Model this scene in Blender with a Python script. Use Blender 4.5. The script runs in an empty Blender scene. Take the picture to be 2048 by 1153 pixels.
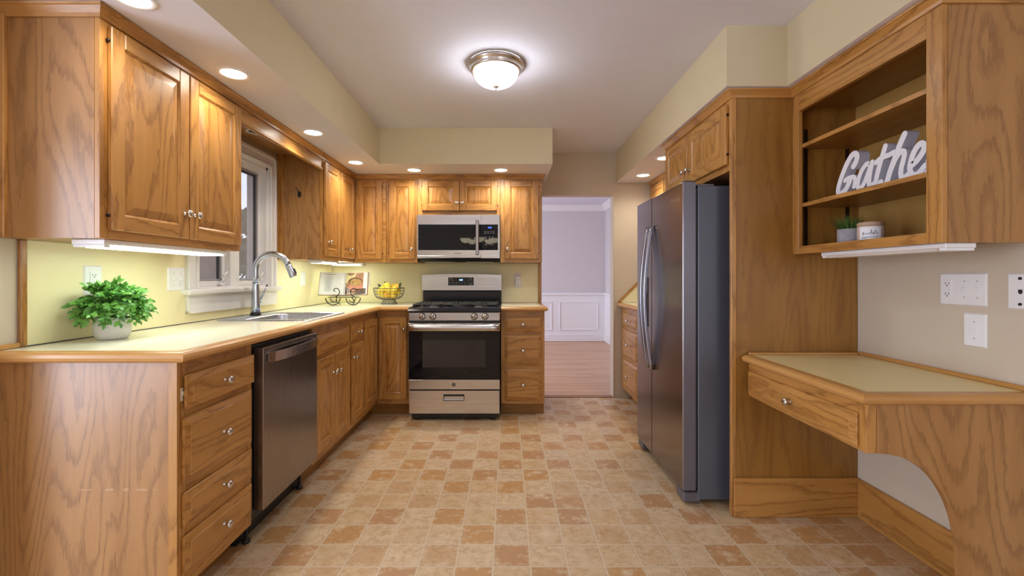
import bpy, bmesh, math, random
from mathutils import Vector, Matrix

# ------------------------------------------------------------------ camera, world, light, exposure
SC = bpy.context.scene
COL = SC.collection
CAMZ = 1.165
cam_d = bpy.data.cameras.new('camera')
cam = bpy.data.objects.new('camera', cam_d)
COL.objects.link(cam)
cam.location = (0, 0, CAMZ)
cam.rotation_euler = (math.radians(90), 0, 0)
cam_d.sensor_fit = 'HORIZONTAL'
cam_d.sensor_width = 36.0
cam_d.lens = 900.0 / 2048.0 * 36.0
cam_d.shift_x = (1024 - 1016) / 2048.0
cam_d.shift_y = -(576.5 - 555) / 2048.0
cam_d.clip_start = 0.02
SC.camera = cam

SC.view_settings.view_transform = 'Standard'
SC.view_settings.look = 'None'
SC.view_settings.gamma = 1.0
SC.view_settings.use_curve_mapping = False
SC.view_settings.exposure = 0.62
SC.cycles.use_denoising = True
SC.cycles.max_bounces = 10
SC.cycles.diffuse_bounces = 6
SC.cycles.sample_clamp_indirect = 6.0
SC.cycles.caustics_reflective = False
SC.cycles.caustics_refractive = False

world = bpy.data.worlds.new('overcast_sky')
SC.world = world
world.use_nodes = True
wbg = world.node_tree.nodes['Background']
wbg.inputs[0].default_value = (0.80, 0.86, 1.0, 1)
wbg.inputs[1].default_value = 2.2


def area_light(name, loc, direction, sx, sy, energy, color):
    d = bpy.data.lights.new(name, 'AREA')
    d.shape = 'RECTANGLE'
    d.size, d.size_y = sx, sy
    d.energy = energy
    d.color = color
    o = bpy.data.objects.new(name, d)
    COL.objects.link(o)
    o.location = loc
    o.rotation_euler = Vector(direction).to_track_quat('-Z', 'Y').to_euler()
    return o


# daylight entering through the patio door of the breakfast area behind the camera
area_light('patio_door_daylight', (-3.32, -0.55, 1.05), (1, 0, 0), 2.1, 2.0, 78, (0.72, 0.80, 1.0))
# daylight entering through the dining room's window
area_light('dining_window_daylight', (-2.36, 6.3, 1.45), (1, 0, 0), 2.2, 1.5, 46, (0.74, 0.79, 1.0))
# added fill light at the rear wall opening (off to the side), no known window
area_light('rear_fill_light', (2.1, -3.02, 1.5), (0, 1, 0), 1.5, 1.2, 12, (0.86, 0.90, 1.0))

random.seed(7)
PI = math.pi

# ------------------------------------------------------------------ materials
MATS = {}


def new_mat(name):
    m = bpy.data.materials.new(name)
    m.use_nodes = True
    MATS[name] = m
    nt = m.node_tree
    return m, nt, nt.nodes['Principled BSDF']


def node(nt, t, **kw):
    n = nt.nodes.new(t)
    for k, v in kw.items():
        setattr(n, k, v)
    return n


def val(nt, sock, x):
    if isinstance(x, (int, float)):
        sock.default_value = x
    elif isinstance(x, tuple):
        sock.default_value = x
    else:
        nt.links.new(x, sock)


def math_n(nt, op, a, b=None, c=None, clamp=False):
    n = node(nt, 'ShaderNodeMath', operation=op)
    n.use_clamp = clamp
    val(nt, n.inputs[0], a)
    if b is not None:
        val(nt, n.inputs[1], b)
    if c is not None:
        val(nt, n.inputs[2], c)
    return n.outputs[0]


def vmul(nt, a, t):
    n = node(nt, 'ShaderNodeVectorMath', operation='MULTIPLY')
    nt.links.new(a, n.inputs[0])
    n.inputs[1].default_value = t
    return n.outputs[0]


def noise(nt, vec, scale=1.0, detail=2.0, rough=0.5, dist=0.0):
    n = node(nt, 'ShaderNodeTexNoise')
    n.inputs['Scale'].default_value = scale
    n.inputs['Detail'].default_value = detail
    n.inputs['Roughness'].default_value = rough
    n.inputs['Distortion'].default_value = dist
    if vec is not None:
        nt.links.new(vec, n.inputs['Vector'])
    return n.outputs['Fac']


def ramp(nt, fac, stops, interp='LINEAR'):
    n = node(nt, 'ShaderNodeValToRGB')
    n.color_ramp.interpolation = interp
    e = n.color_ramp.elements
    while len(e) < len(stops):
        e.new(0.5)
    for i, (p, c) in enumerate(stops):
        e[i].position = p
        e[i].color = (c[0], c[1], c[2], 1) if not isinstance(c, (int, float)) else (c, c, c, 1)
    nt.links.new(fac, n.inputs['Fac'])
    return n.outputs['Color']


def mixc(nt, fac, a, b, mode='MIX'):
    n = node(nt, 'ShaderNodeMix', data_type='RGBA', blend_type=mode)
    val(nt, n.inputs['Factor'], fac)
    for s, x in ((n.inputs['A'], a), (n.inputs['B'], b)):
        if isinstance(x, tuple):
            s.default_value = (x[0], x[1], x[2], 1)
        else:
            nt.links.new(x, s)
    return n.outputs['Result']


def bump(nt, bsdf, height, strength=0.2, dist=0.01):
    n = node(nt, 'ShaderNodeBump')
    n.inputs['Strength'].default_value = strength
    n.inputs['Distance'].default_value = dist
    nt.links.new(height, n.inputs['Height'])
    nt.links.new(n.outputs['Normal'], bsdf.inputs['Normal'])


def objco(nt):
    return node(nt, 'ShaderNodeTexCoord').outputs['Object']


def plain(name, col, rough=0.5, metal=0.0, coat=0.0, var=0.03, vscale=8.0, spec=0.5, bmp=0.0, bscale=200):
    """A plain surface with a slight procedural unevenness of its colour."""
    m, nt, b = new_mat(name)
    co = objco(nt)
    f = noise(nt, co, vscale, 3)
    lo = tuple(max(0, c * (1 - var)) for c in col)
    hi = tuple(min(1, c * (1 + var)) for c in col)
    nt.links.new(ramp(nt, f, [(0.3, lo), (0.7, hi)]), b.inputs['Base Color'])
    b.inputs['Roughness'].default_value = rough
    b.inputs['Metallic'].default_value = metal
    b.inputs['Coat Weight'].default_value = coat
    b.inputs['Specular IOR Level'].default_value = spec
    if bmp:
        bump(nt, b, noise(nt, co, bscale, 2), bmp, 0.002)
    return m


def oak(name, light, mid, dark, rough=0.36, rings=9.0, cath=1.0, contrast=1.0):
    m, nt, b = new_mat(name)
    g = node(nt, 'ShaderNodeAttribute', attribute_name='grain').outputs['Vector']
    n1 = noise(nt, vmul(nt, g, (0.75 * cath, 5.2, 5.2)), 1.0, 1.0, 0.45, 0.25)
    wob = noise(nt, vmul(nt, g, (16, 70, 70)), 1.0, 2.0, 0.6)
    s = math_n(nt, 'ADD', math_n(nt, 'MULTIPLY', n1, rings), math_n(nt, 'MULTIPLY', wob, 0.75))
    fr = math_n(nt, 'FRACT', s)
    ringdark = ramp(nt, fr, [(0.0, 0.85), (0.10, 0.12), (0.62, 0.03), (0.93, 0.95), (1.0, 0.9)])
    pores = noise(nt, vmul(nt, g, (14, 620, 620)), 1.0, 2.0, 0.6)
    pm = ramp(nt, pores, [(0.52, 0.0), (0.68, 1.0)])
    pore2 = math_n(nt, 'MULTIPLY', pm, math_n(nt, 'ADD', math_n(nt, 'MULTIPLY', ringdark, 0.8), 0.22))
    broad = noise(nt, vmul(nt, g, (1.6, 14, 14)), 1.0, 2.0)
    base = mixc(nt, ramp(nt, broad, [(0.3, 0.0), (0.72, 1.0)]), light, mid)
    amt = math_n(nt, 'ADD', math_n(nt, 'MULTIPLY', ringdark, 0.42 * contrast), math_n(nt, 'MULTIPLY', pore2, 0.50 * contrast), clamp=True)
    col = mixc(nt, amt, base, dark)
    nt.links.new(col, b.inputs['Base Color'])
    b.inputs['Roughness'].default_value = rough
    b.inputs['Coat Weight'].default_value = 0.22
    b.inputs['Coat Roughness'].default_value = 0.22
    bump(nt, b, pore2, -0.10, 0.001)
    return m


oak('oak', (0.535, 0.272, 0.074), (0.445, 0.210, 0.047), (0.205, 0.076, 0.013), rings=12, contrast=1.25)
oak('oak_panel', (0.44, 0.23, 0.080), (0.37, 0.18, 0.054), (0.165, 0.068, 0.019), rings=15.0, cath=1.1, contrast=1.05)
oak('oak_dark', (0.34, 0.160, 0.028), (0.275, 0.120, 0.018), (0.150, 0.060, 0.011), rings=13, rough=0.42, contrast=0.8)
oak('oak_edge', (0.58, 0.315, 0.10), (0.50, 0.25, 0.068), (0.36, 0.165, 0.05), rings=5, rough=0.3, contrast=0.55)
oak('birch', (0.50, 0.295, 0.085), (0.42, 0.23, 0.058), (0.34, 0.17, 0.038), rings=4, rough=0.45, contrast=0.35)

plain('wall_paint', (0.60, 0.525, 0.415), 0.75, var=0.015, bmp=0.05)
plain('soffit_paint', (0.63, 0.545, 0.36), 0.75, var=0.015, bmp=0.05)
plain('ceiling_paint', (0.75, 0.755, 0.86), 0.85, var=0.01, bmp=0.05)
plain('dining_paint', (0.66, 0.625, 0.635), 0.8, var=0.015)
plain('white_trim', (0.84, 0.84, 0.86), 0.4, var=0.01)
plain('window_white', (0.82, 0.81, 0.82), 0.38, var=0.01)
plain('splash_laminate', (0.86, 0.785, 0.49), 0.4, var=0.02)
plain('counter_laminate', (0.80, 0.775, 0.61), 0.22, var=0.02)
plain('desk_laminate', (0.80, 0.69, 0.36), 0.4, var=0.02)
plain('white_plastic', (0.85, 0.86, 0.88), 0.35, var=0.01)
plain('slot_dark', (0.02, 0.02, 0.02), 0.6)
plain('nickel', (0.66, 0.63, 0.60), 0.24, 1.0, var=0.05, vscale=40)
plain('handle_steel', (0.36, 0.37, 0.43), 0.25, 1.0, var=0.03)
plain('chrome', (0.56, 0.61, 0.70), 0.24, 1.0, var=0.03)
plain('black_gloss', (0.005, 0.0055, 0.009), 0.025, var=0.1, spec=0.4)
plain('oven_glass', (0.022, 0.019, 0.022), 0.04, var=0.1, spec=0.5)  # paler than the surround: floor reflection put into the base colour
plain('black_enamel', (0.012, 0.014, 0.022), 0.14, var=0.1)
plain('cast_iron', (0.022, 0.021, 0.021), 0.5, var=0.2, vscale=60)
plain('black_plastic', (0.015, 0.015, 0.016), 0.45)
plain('hinge_dark', (0.03, 0.022, 0.018), 0.4, 0.6)
plain('wrought_iron', (0.03, 0.026, 0.02), 0.5, 0.3)
plain('wire_light', (0.34, 0.34, 0.33), 0.4, 0.6)
plain('wire_grey', (0.12, 0.115, 0.105), 0.4, 0.7)
plain('fridge_side', (0.10, 0.105, 0.13), 0.42, 0.25, var=0.04, bmp=0.15, bscale=600)
plain('fridge_trim', (0.15, 0.14, 0.16), 0.38, 0.5)
plain('rubber_gap', (0.05, 0.05, 0.05), 0.7)
plain('glaze_white', (0.80, 0.79, 0.80), 0.28, coat=0.3, var=0.03)
plain('concrete', (0.33, 0.32, 0.345), 0.85, var=0.15, vscale=30, bmp=0.2)
plain('candle_glass', (0.62, 0.50, 0.44), 0.25, var=0.04)
plain('candle_lid', (0.45, 0.30, 0.20), 0.45, var=0.15, vscale=30)
plain('label_white', (0.82, 0.82, 0.86), 0.6)
plain('ink', (0.03, 0.03, 0.035), 0.7)
plain('ink_soft', (0.42, 0.42, 0.45), 0.8)
plain('sign_white', (0.80, 0.81, 0.86), 0.5, var=0.02)
plain('sign_edge', (0.52, 0.52, 0.60), 0.55, var=0.03)
plain('paper', (0.80, 0.81, 0.83), 0.7, var=0.03)
plain('photo_brown', (0.10, 0.045, 0.03), 0.4, var=0.4, vscale=40)
plain('photo_terracotta', (0.52, 0.19, 0.11), 0.4, var=0.2, vscale=30)
plain('photo_napkin', (0.72, 0.68, 0.36), 0.4, var=0.15, vscale=30)
plain('photo_wood', (0.42, 0.23, 0.13), 0.4, var=0.25, vscale=30)
plain('lemon_leaf', (0.055, 0.085, 0.03), 0.5, var=0.3, vscale=30)
plain('ash_plastic', (0.55, 0.50, 0.46), 0.5)
plain('hardware_cream', (0.72, 0.66, 0.48), 0.5)
plain('window_dark', (0.07, 0.07, 0.08), 0.45)
plain('window_grey', (0.36, 0.36, 0.39), 0.45)
plain('scuff', (0.47, 0.29, 0.145), 0.5, var=0.25, vscale=120)
plain('soil', (0.05, 0.035, 0.02), 0.9, var=0.3, vscale=80)
plain('bark', (0.19, 0.15, 0.145), 0.95, var=0.35, vscale=10)
plain('ground_outside', (0.16, 0.14, 0.10), 0.95, var=0.35, vscale=3)
plain('shrub', (0.10, 0.14, 0.07), 0.9, var=0.5, vscale=12)
plain('shed_paint', (0.30, 0.29, 0.33), 0.9, var=0.25, vscale=20)

# cereal in the cookbook photograph
m, nt, b = new_mat('photo_cereal')
v = node(nt, 'ShaderNodeTexVoronoi')
v.inputs['Scale'].default_value = 160
nt.links.new(objco(nt), v.inputs['Vector'])
nt.links.new(ramp(nt, v.outputs['Distance'], [(0.1, (0.72, 0.55, 0.16)), (0.45, (0.50, 0.30, 0.07)), (0.7, (0.12, 0.06, 0.04))]), b.inputs['Base Color'])

# lemons
m, nt, b = new_mat('lemon_skin')
co = objco(nt)
nt.links.new(ramp(nt, noise(nt, co, 14, 2), [(0.3, (0.84, 0.62, 0.03)), (0.7, (0.92, 0.76, 0.10))]), b.inputs['Base Color'])
b.inputs['Roughness'].default_value = 0.38
bump(nt, b, noise(nt, co, 260, 2), 0.25, 0.002)
m, nt, b = new_mat('orange_skin')
co = objco(nt)
nt.links.new(ramp(nt, noise(nt, co, 14, 2), [(0.3, (0.78, 0.40, 0.03)), (0.7, (0.86, 0.52, 0.06))]), b.inputs['Base Color'])
b.inputs['Roughness'].default_value = 0.4
bump(nt, b, noise(nt, co, 260, 2), 0.25, 0.002)

# leaves: hue differs from leaf to leaf (attribute), never with the light
for nm, lo, hi in (('leaf_green', (0.025, 0.15, 0.03), (0.22, 0.52, 0.08)), ('grass_blade', (0.02, 0.075, 0.02), (0.12, 0.22, 0.035))):
    m, nt, b = new_mat(nm)
    a = node(nt, 'ShaderNodeAttribute', attribute_name='grain').outputs['Vector']
    w = node(nt, 'ShaderNodeTexWhiteNoise', noise_dimensions='3D')
    nt.links.new(a, w.inputs['Vector'])
    nt.links.new(ramp(nt, w.outputs['Value'], [(0.0, lo), (1.0, hi)]), b.inputs['Base Color'])
    b.inputs['Roughness'].default_value = 0.42


def brushed(name, col, rough, axis, amount=0.12, strength=0.06):
    """Brushed stainless steel: fine streaks along one axis, roughness varying with them."""
    m, nt, b = new_mat(name)
    co = objco(nt)
    sc = {'x': (2, 300, 300), 'z': (300, 300, 2), 'y': (300, 2, 300)}[axis]
    f = noise(nt, vmul(nt, co, sc), 1.0, 2.0)
    lo = tuple(c * (1 - amount) for c in col)
    hi = tuple(min(1, c * (1 + amount)) for c in col)
    nt.links.new(ramp(nt, f, [(0.25, lo), (0.75, hi)]), b.inputs['Base Color'])
    b.inputs['Metallic'].default_value = 1.0
    nt.links.new(ramp(nt, f, [(0.2, rough * 0.85), (0.8, rough * 1.15)]), b.inputs['Roughness'])
    b.inputs['Anisotropic'].default_value = 0.5
    bump(nt, b, f, strength, 0.001)
    return m


brushed('steel', (0.62, 0.61, 0.62), 0.25, 'x')
brushed('steel_dark', (0.30, 0.265, 0.25), 0.30, 'z', 0.06)
brushed('fridge_steel', (0.27, 0.245, 0.245), 0.22, 'z', 0.05, 0.03)
brushed('sink_steel', (0.60, 0.65, 0.76), 0.27, 'y', 0.05, 0.01)


def emit(name, col, strength, base=(0.9, 0.9, 0.9)):
    m, nt, b = new_mat(name)
    b.inputs['Base Color'].default_value = (*base, 1)
    b.inputs['Emission Color'].default_value = (*col, 1)
    b.inputs['Emission Strength'].default_value = strength
    b.inputs['Roughness'].default_value = 0.4
    return m


emit('lens_lit', (1.0, 0.94, 0.84), 9.0)
emit('dome_lit', (0.94, 0.96, 1.0), 23.0)
emit('tube_bright', (0.86, 1.0, 0.84), 13.0)
emit('tube_lit', (0.86, 1.0, 0.84), 7.5)
emit('shade_glow', (1.0, 0.88, 0.62), 4.0, (0.75, 0.70, 0.5))  # warm glow added as fill; the chandelier bowls are taken as unlit
emit('display_blue', (0.05, 0.16, 1.0), 3.0, (0.02, 0.02, 0.05))
emit('display_white', (0.35, 0.6, 1.0), 3.0, (0.02, 0.02, 0.05))
plain('lens_off', (0.015, 0.016, 0.03), 0.2)
plain('diffuser_off', (0.74, 0.70, 0.68), 0.35)

# window glass and insect screen
m, nt, b = new_mat('window_glass')
b.inputs['Base Color'].default_value = (0.97, 0.97, 1, 1)
b.inputs['Roughness'].default_value = 0.02
b.inputs['Transmission Weight'].default_value = 1.0
b.inputs['IOR'].default_value = 1.05
m, nt, b = new_mat('screen_mesh')
tr = node(nt, 'ShaderNodeBsdfTransparent')
mx = node(nt, 'ShaderNodeMixShader')
b.inputs['Base Color'].default_value = (0.42, 0.40, 0.44, 1)
nt.links.new(math_n(nt, 'ADD', math_n(nt, 'MULTIPLY', noise(nt, objco(nt), 500, 1), 0.3), 0.32), mx.inputs[0])
nt.links.new(tr.outputs[0], mx.inputs[1])
nt.links.new(b.outputs[0], mx.inputs[2])
nt.links.new(mx.outputs[0], nt.nodes['Material Output'].inputs[0])

# kitchen floor: sheet vinyl with a printed pattern of small stone tiles
TX, TY, TX0, TY0 = 0.1508, 0.1526, -0.0606, 1.962
m, nt, b = new_mat('vinyl_tile')
co = objco(nt)
sep = node(nt, 'ShaderNodeSeparateXYZ')
nt.links.new(co, sep.inputs[0])
wobx = math_n(nt, 'MULTIPLY', math_n(nt, 'SUBTRACT', noise(nt, co, 22, 2), 0.5), 0.05)
u = math_n(nt, 'ADD', math_n(nt, 'DIVIDE', math_n(nt, 'SUBTRACT', sep.outputs[0], TX0), TX), wobx)
wv = math_n(nt, 'ADD', math_n(nt, 'DIVIDE', math_n(nt, 'SUBTRACT', sep.outputs[1], TY0), TY), wobx)
iu, iv = math_n(nt, 'FLOOR', u), math_n(nt, 'FLOOR', wv)
fu, fv = math_n(nt, 'FRACT', u), math_n(nt, 'FRACT', wv)
du = math_n(nt, 'SUBTRACT', 0.5, math_n(nt, 'ABSOLUTE', math_n(nt, 'SUBTRACT', fu, 0.5)))
dv = math_n(nt, 'SUBTRACT', 0.5, math_n(nt, 'ABSOLUTE', math_n(nt, 'SUBTRACT', fv, 0.5)))
ed = math_n(nt, 'SMOOTH_MIN', du, dv, 0.04)
cell = node(nt, 'ShaderNodeCombineXYZ')
nt.links.new(iu, cell.inputs[0])
nt.links.new(iv, cell.inputs[1])
wn = node(nt, 'ShaderNodeTexWhiteNoise', noise_dimensions='2D')
nt.links.new(cell.outputs[0], wn.inputs['Vector'])
par = math_n(nt, 'MODULO', math_n(nt, 'ABSOLUTE', math_n(nt, 'ADD', iu, iv)), 2.0)
ccream = ramp(nt, wn.outputs['Value'], [(0.0, (0.60, 0.45, 0.265)), (0.3, (0.64, 0.50, 0.325)), (0.60, (0.60, 0.425, 0.24)), (0.80, (0.60, 0.48, 0.34)), (0.93, (0.50, 0.30, 0.14))], 'CONSTANT')
cbrown = ramp(nt, wn.outputs['Value'], [(0.0, (0.475, 0.265, 0.118)), (0.24, (0.51, 0.285, 0.108)), (0.48, (0.465, 0.26, 0.128)), (0.64, (0.54, 0.365, 0.20)), (0.84, (0.61, 0.455, 0.285))], 'CONSTANT')
tilec = mixc(nt, par, ccream, cbrown)
shift = node(nt, 'ShaderNodeVectorMath', operation='ADD')
nt.links.new(co, shift.inputs[0])
sc3 = node(nt, 'ShaderNodeVectorMath', operation='SCALE')
nt.links.new(cell.outputs[0], sc3.inputs[0])
sc3.inputs['Scale'].default_value = 3.71
nt.links.new(sc3.outputs[0], shift.inputs[1])
mott = noise(nt, shift.outputs[0], 26, 4, 0.65)
tilec = mixc(nt, ramp(nt, mott, [(0.42, 0.0), (0.60, 0.60)]), tilec, (0.43, 0.25, 0.11))
mott2 = noise(nt, shift.outputs[0], 13, 4, 0.6)
tilec = mixc(nt, ramp(nt, mott2, [(0.52, 0.0), (0.72, 0.85)]), tilec, (0.70, 0.57, 0.40))
spk = node(nt, 'ShaderNodeTexVoronoi')
spk.inputs['Scale'].default_value = 55
nt.links.new(shift.outputs[0], spk.inputs['Vector'])
tilec = mixc(nt, ramp(nt, spk.outputs['Distance'], [(0.05, 0.8), (0.15, 0.0)]), tilec, (0.30, 0.15, 0.06))
vein = noise(nt, shift.outputs[0], 38, 5, 0.7)
near = math_n(nt, 'SUBTRACT', math_n(nt, 'ADD', vein, 0.05), math_n(nt, 'MULTIPLY', ed, 0.55), clamp=True)
tilec = mixc(nt, ramp(nt, near, [(0.50, 0.0), (0.62, 0.5)]), tilec, (0.70, 0.57, 0.40))
chip = noise(nt, shift.outputs[0], 60, 3, 0.6)
tilec = mixc(nt, ramp(nt, chip, [(0.62, 0.0), (0.70, 0.65)]), tilec, (0.36, 0.19, 0.08))
gr = ramp(nt, ed, [(0.010, 1.0), (0.034, 0.0)])
edge_line = ramp(nt, ed, [(0.030, 0.0), (0.042, 0.40), (0.066, 0.0)])
tilec = mixc(nt, edge_line, tilec, (0.42, 0.27, 0.16))
tilec = mixc(nt, gr, tilec, (0.61, 0.50, 0.35))
nt.links.new(tilec, b.inputs['Base Color'])
b.inputs['Roughness'].default_value = 0.40
bump(nt, b, gr, -0.25, 0.002)

# dining room: narrow oak strip flooring
m, nt, b = new_mat('strip_floor')
co = objco(nt)
sep = node(nt, 'ShaderNodeSeparateXYZ')
nt.links.new(co, sep.inputs[0])
rowf = math_n(nt, 'DIVIDE', sep.outputs[1], 0.057)
row = math_n(nt, 'FLOOR', rowf)
wr = node(nt, 'ShaderNodeTexWhiteNoise', noise_dimensions='1D')
nt.links.new(row, wr.inputs['W'])
colx = math_n(nt, 'FLOOR', math_n(nt, 'ADD', math_n(nt, 'DIVIDE', sep.outputs[0], 0.8), math_n(nt, 'MULTIPLY', wr.outputs['Value'], 7.3)))
cc = node(nt, 'ShaderNodeCombineXYZ')
nt.links.new(row, cc.inputs[0])
nt.links.new(colx, cc.inputs[1])
w2 = node(nt, 'ShaderNodeTexWhiteNoise', noise_dimensions='2D')
nt.links.new(cc.outputs[0], w2.inputs['Vector'])
bc = ramp(nt, w2.outputs['Value'], [(0.0, (0.52, 0.27, 0.13)), (0.5, (0.60, 0.335, 0.175)), (1.0, (0.66, 0.40, 0.225))])
st = noise(nt, vmul(nt, co, (3, 90, 1)), 1.0, 3)
bc = mixc(nt, ramp(nt, st, [(0.45, 0.0), (0.75, 0.45)]), bc, (0.40, 0.19, 0.09))
seam = math_n(nt, 'LESS_THAN', math_n(nt, 'FRACT', rowf), 0.05)
bc = mixc(nt, math_n(nt, 'MULTIPLY', seam, 0.6), bc, (0.2, 0.1, 0.06))
nt.links.new(bc, b.inputs['Base Color'])
b.inputs['Roughness'].default_value = 0.35


# ------------------------------------------------------------------ mesh helpers
class P:
    """Collects pieces of one part; every vertex carries its place along the wood grain."""

    def __init__(self):
        self.v, self.f, self.g, self.m, self.s = [], [], [], [], []

    def add(self, verts, faces, mat=0, grain='z', smooth=False, mats=None, goff=None):
        base = len(self.v)
        off = goff or (random.uniform(-40, 40), random.uniform(-40, 40), random.uniform(-40, 40))
        for p in verts:
            self.v.append(tuple(p))
            if grain == 'x':
                q = (p[0], p[1], p[2])
            elif grain == 'y':
                q = (p[1], p[0], p[2])
            elif grain == 'c':
                q = (0, 0, 0)
            else:
                q = (p[2], p[0], p[1])
            self.g.append((q[0] + off[0], q[1] + off[1], q[2] + off[2]))
        for i, f in enumerate(faces):
            self.f.append(tuple(base + k for k in f))
            self.m.append(mats[i] if mats else mat)
            self.s.append(smooth)
        return self


class Basis:
    def __init__(self, o, U, V, N):
        self.o, self.U, self.V, self.N = Vector(o), Vector(U), Vector(V), Vector(N)

    def __call__(self, u, v, n):
        return self.o + self.U * u + self.V * v + self.N * n

    @property
    def gu(self):
        d = [abs(c) for c in self.U]
        return 'xyz'[d.index(max(d))]

    @property
    def gv(self):
        d = [abs(c) for c in self.V]
        return 'xyz'[d.index(max(d))]


WORLD = Basis((0, 0, 0), (1, 0, 0), (0, 1, 0), (0, 0, 1))


def box(p, lo, hi, grain='z', ch=0.0, mat=0, b=None, mats=None):
    """Box from lo to hi (in basis b), edges chamfered by ch. mats: [-u,+u,-v,+v,-n,+n] for a plain box."""
    b = b or WORLD
    lo = [min(lo[i], hi[i]) for i in range(3)] if True else lo
    hi2 = [max(a, c) for a, c in zip(lo, hi)]
    hi = hi2
    ch = min(ch, *[(hi[i] - lo[i]) * 0.45 for i in range(3)])
    if ch <= 0:
        vs = [b(hi[0] if i & 1 else lo[0], hi[1] if i & 2 else lo[1], hi[2] if i & 4 else lo[2]) for i in range(8)]
        fs = [(0, 4, 6, 2), (1, 3, 7, 5), (0, 1, 5, 4), (2, 6, 7, 3), (0, 2, 3, 1), (4, 5, 7, 6)]
        return p.add(vs, fs, mat, grain, mats=mats)
    vs, idx = [], {}
    for i in range(8):
        sg = (1 if i & 1 else 0, 1 if i & 2 else 0, 1 if i & 4 else 0)
        for a in range(3):
            c = []
            for k in range(3):
                e = hi[k] if sg[k] else lo[k]
                c.append(e if k == a else (e - ch if sg[k] else e + ch))
            idx[(i, a)] = len(vs)
            vs.append(b(*c))
    fs = []
    for a in range(3):
        o1, o2 = [k for k in range(3) if k != a]
        for s in (0, 1):
            q = [(s << a) | (x << o1) | (y << o2) for x, y in ((0, 0), (1, 0), (1, 1), (0, 1))]
            fs.append(tuple(idx[(i, a)] for i in q))
    for a in range(3):
        o1, o2 = [k for k in range(3) if k != a]
        for x in (0, 1):
            for y in (0, 1):
                i0 = (x << o1) | (y << o2)
                i1 = i0 | (1 << a)
                fs.append((idx[(i0, o1)], idx[(i1, o1)], idx[(i1, o2)], idx[(i0, o2)]))
    for i in range(8):
        fs.append((idx[(i, 0)], idx[(i, 1)], idx[(i, 2)]))
    return p.add(vs, fs, mat, grain)


def frustum(p, b, r0, n0, r1, n1, grain='z', mat=0, cap0=False, cap1=True, mats=None):
    """Rectangle r0=(u0,u1,v0,v1) at n0 joined to rectangle r1 at n1."""
    vs = []
    for r, n in ((r0, n0), (r1, n1)):
        vs += [b(r[0], r[2], n), b(r[1], r[2], n), b(r[1], r[3], n), b(r[0], r[3], n)]
    fs = [(0, 1, 5, 4), (1, 2, 6, 5), (2, 3, 7, 6), (3, 0, 4, 7)]
    if cap0:
        fs.append((0, 3, 2, 1))
    if cap1:
        fs.append((4, 5, 6, 7))
    return p.add(vs, fs, mat, grain, mats=mats)


def prism(p, poly, b, n0, n1, grain='z', mat=0, edge_mat=None):
    k = len(poly)
    vs = [b(x, y, n0) for x, y in poly] + [b(x, y, n1) for x, y in poly]
    fs = [tuple(range(k - 1, -1, -1)), tuple(range(k, 2 * k))]
    fs += [(i, (i + 1) % k, k + (i + 1) % k, k + i) for i in range(k)]
    mats = [mat, mat] + [edge_mat if edge_mat is not None else mat] * k
    return p.add(vs, fs, mat, grain, mats=mats)


def lathe(p, prof, b, seg=24, mat=0, grain='z', smooth=True, caps=True):
    """prof: [(radius, height)], revolved about b's N axis."""
    vs, fs = [], []
    for r, h in prof:
        for i in range(seg):
            a = 2 * PI * i / seg
            vs.append(b(r * math.cos(a), r * math.sin(a), h))
    for j in range(len(prof) - 1):
        for i in range(seg):
            k = (i + 1) % seg
            fs.append((j * seg + i, j * seg + k, (j + 1) * seg + k, (j + 1) * seg + i))
    if caps:
        if prof[0][0] > 1e-6:
            fs.append(tuple(range(seg - 1, -1, -1)))
        if prof[-1][0] > 1e-6:
            fs.append(tuple((len(prof) - 1) * seg + i for i in range(seg)))
    return p.add(vs, fs, mat, grain, smooth)


def tube(p, pts, r, seg=8, mat=0, closed=False, grain='z', caps=True):
    pts = [Vector(q) for q in pts]
    n = len(pts)
    rs = r if isinstance(r, (list, tuple)) else [r] * n
    T = []
    for i in range(n):
        a = pts[(i - 1) % n] if (closed or i > 0) else pts[i]
        c = pts[(i + 1) % n] if (closed or i < n - 1) else pts[i]
        T.append((c - a).normalized())
    ref = Vector((0, 0, 1)) if abs(T[0].z) < 0.9 else Vector((1, 0, 0))
    nrm = (ref - T[0] * ref.dot(T[0])).normalized()
    vs, fs = [], []
    for i in range(n):
        nrm = (nrm - T[i] * nrm.dot(T[i])).normalized()
        bi = T[i].cross(nrm)
        for k in range(seg):
            a = 2 * PI * k / seg
            vs.append(pts[i] + (nrm * math.cos(a) + bi * math.sin(a)) * rs[i])
    for i in range(n if closed else n - 1):
        j = (i + 1) % n
        for k in range(seg):
            l = (k + 1) % seg
            fs.append((i * seg + k, i * seg + l, j * seg + l, j * seg + k))
    if caps and not closed:
        fs.append(tuple(range(seg - 1, -1, -1)))
        fs.append(tuple((n - 1) * seg + k for k in range(seg)))
    return p.add(vs, fs, mat, grain, True)


def catmull(pts, sub=6):
    out = []
    q = [pts[0]] + list(pts) + [pts[-1]]
    dim = len(pts[0])
    for i in range(1, len(q) - 2):
        for s in range(sub):
            t = s / sub
            o = []
            for k in range(dim):
                a, b_, c, d = q[i - 1][k], q[i][k], q[i + 1][k], q[i + 2][k]
                o.append(0.5 * (2 * b_ + (c - a) * t + (2 * a - 5 * b_ + 4 * c - d) * t * t + (3 * b_ - a - 3 * c + d) * t ** 3))
            out.append(tuple(o))
    out.append(tuple(pts[-1]))
    return out


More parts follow.
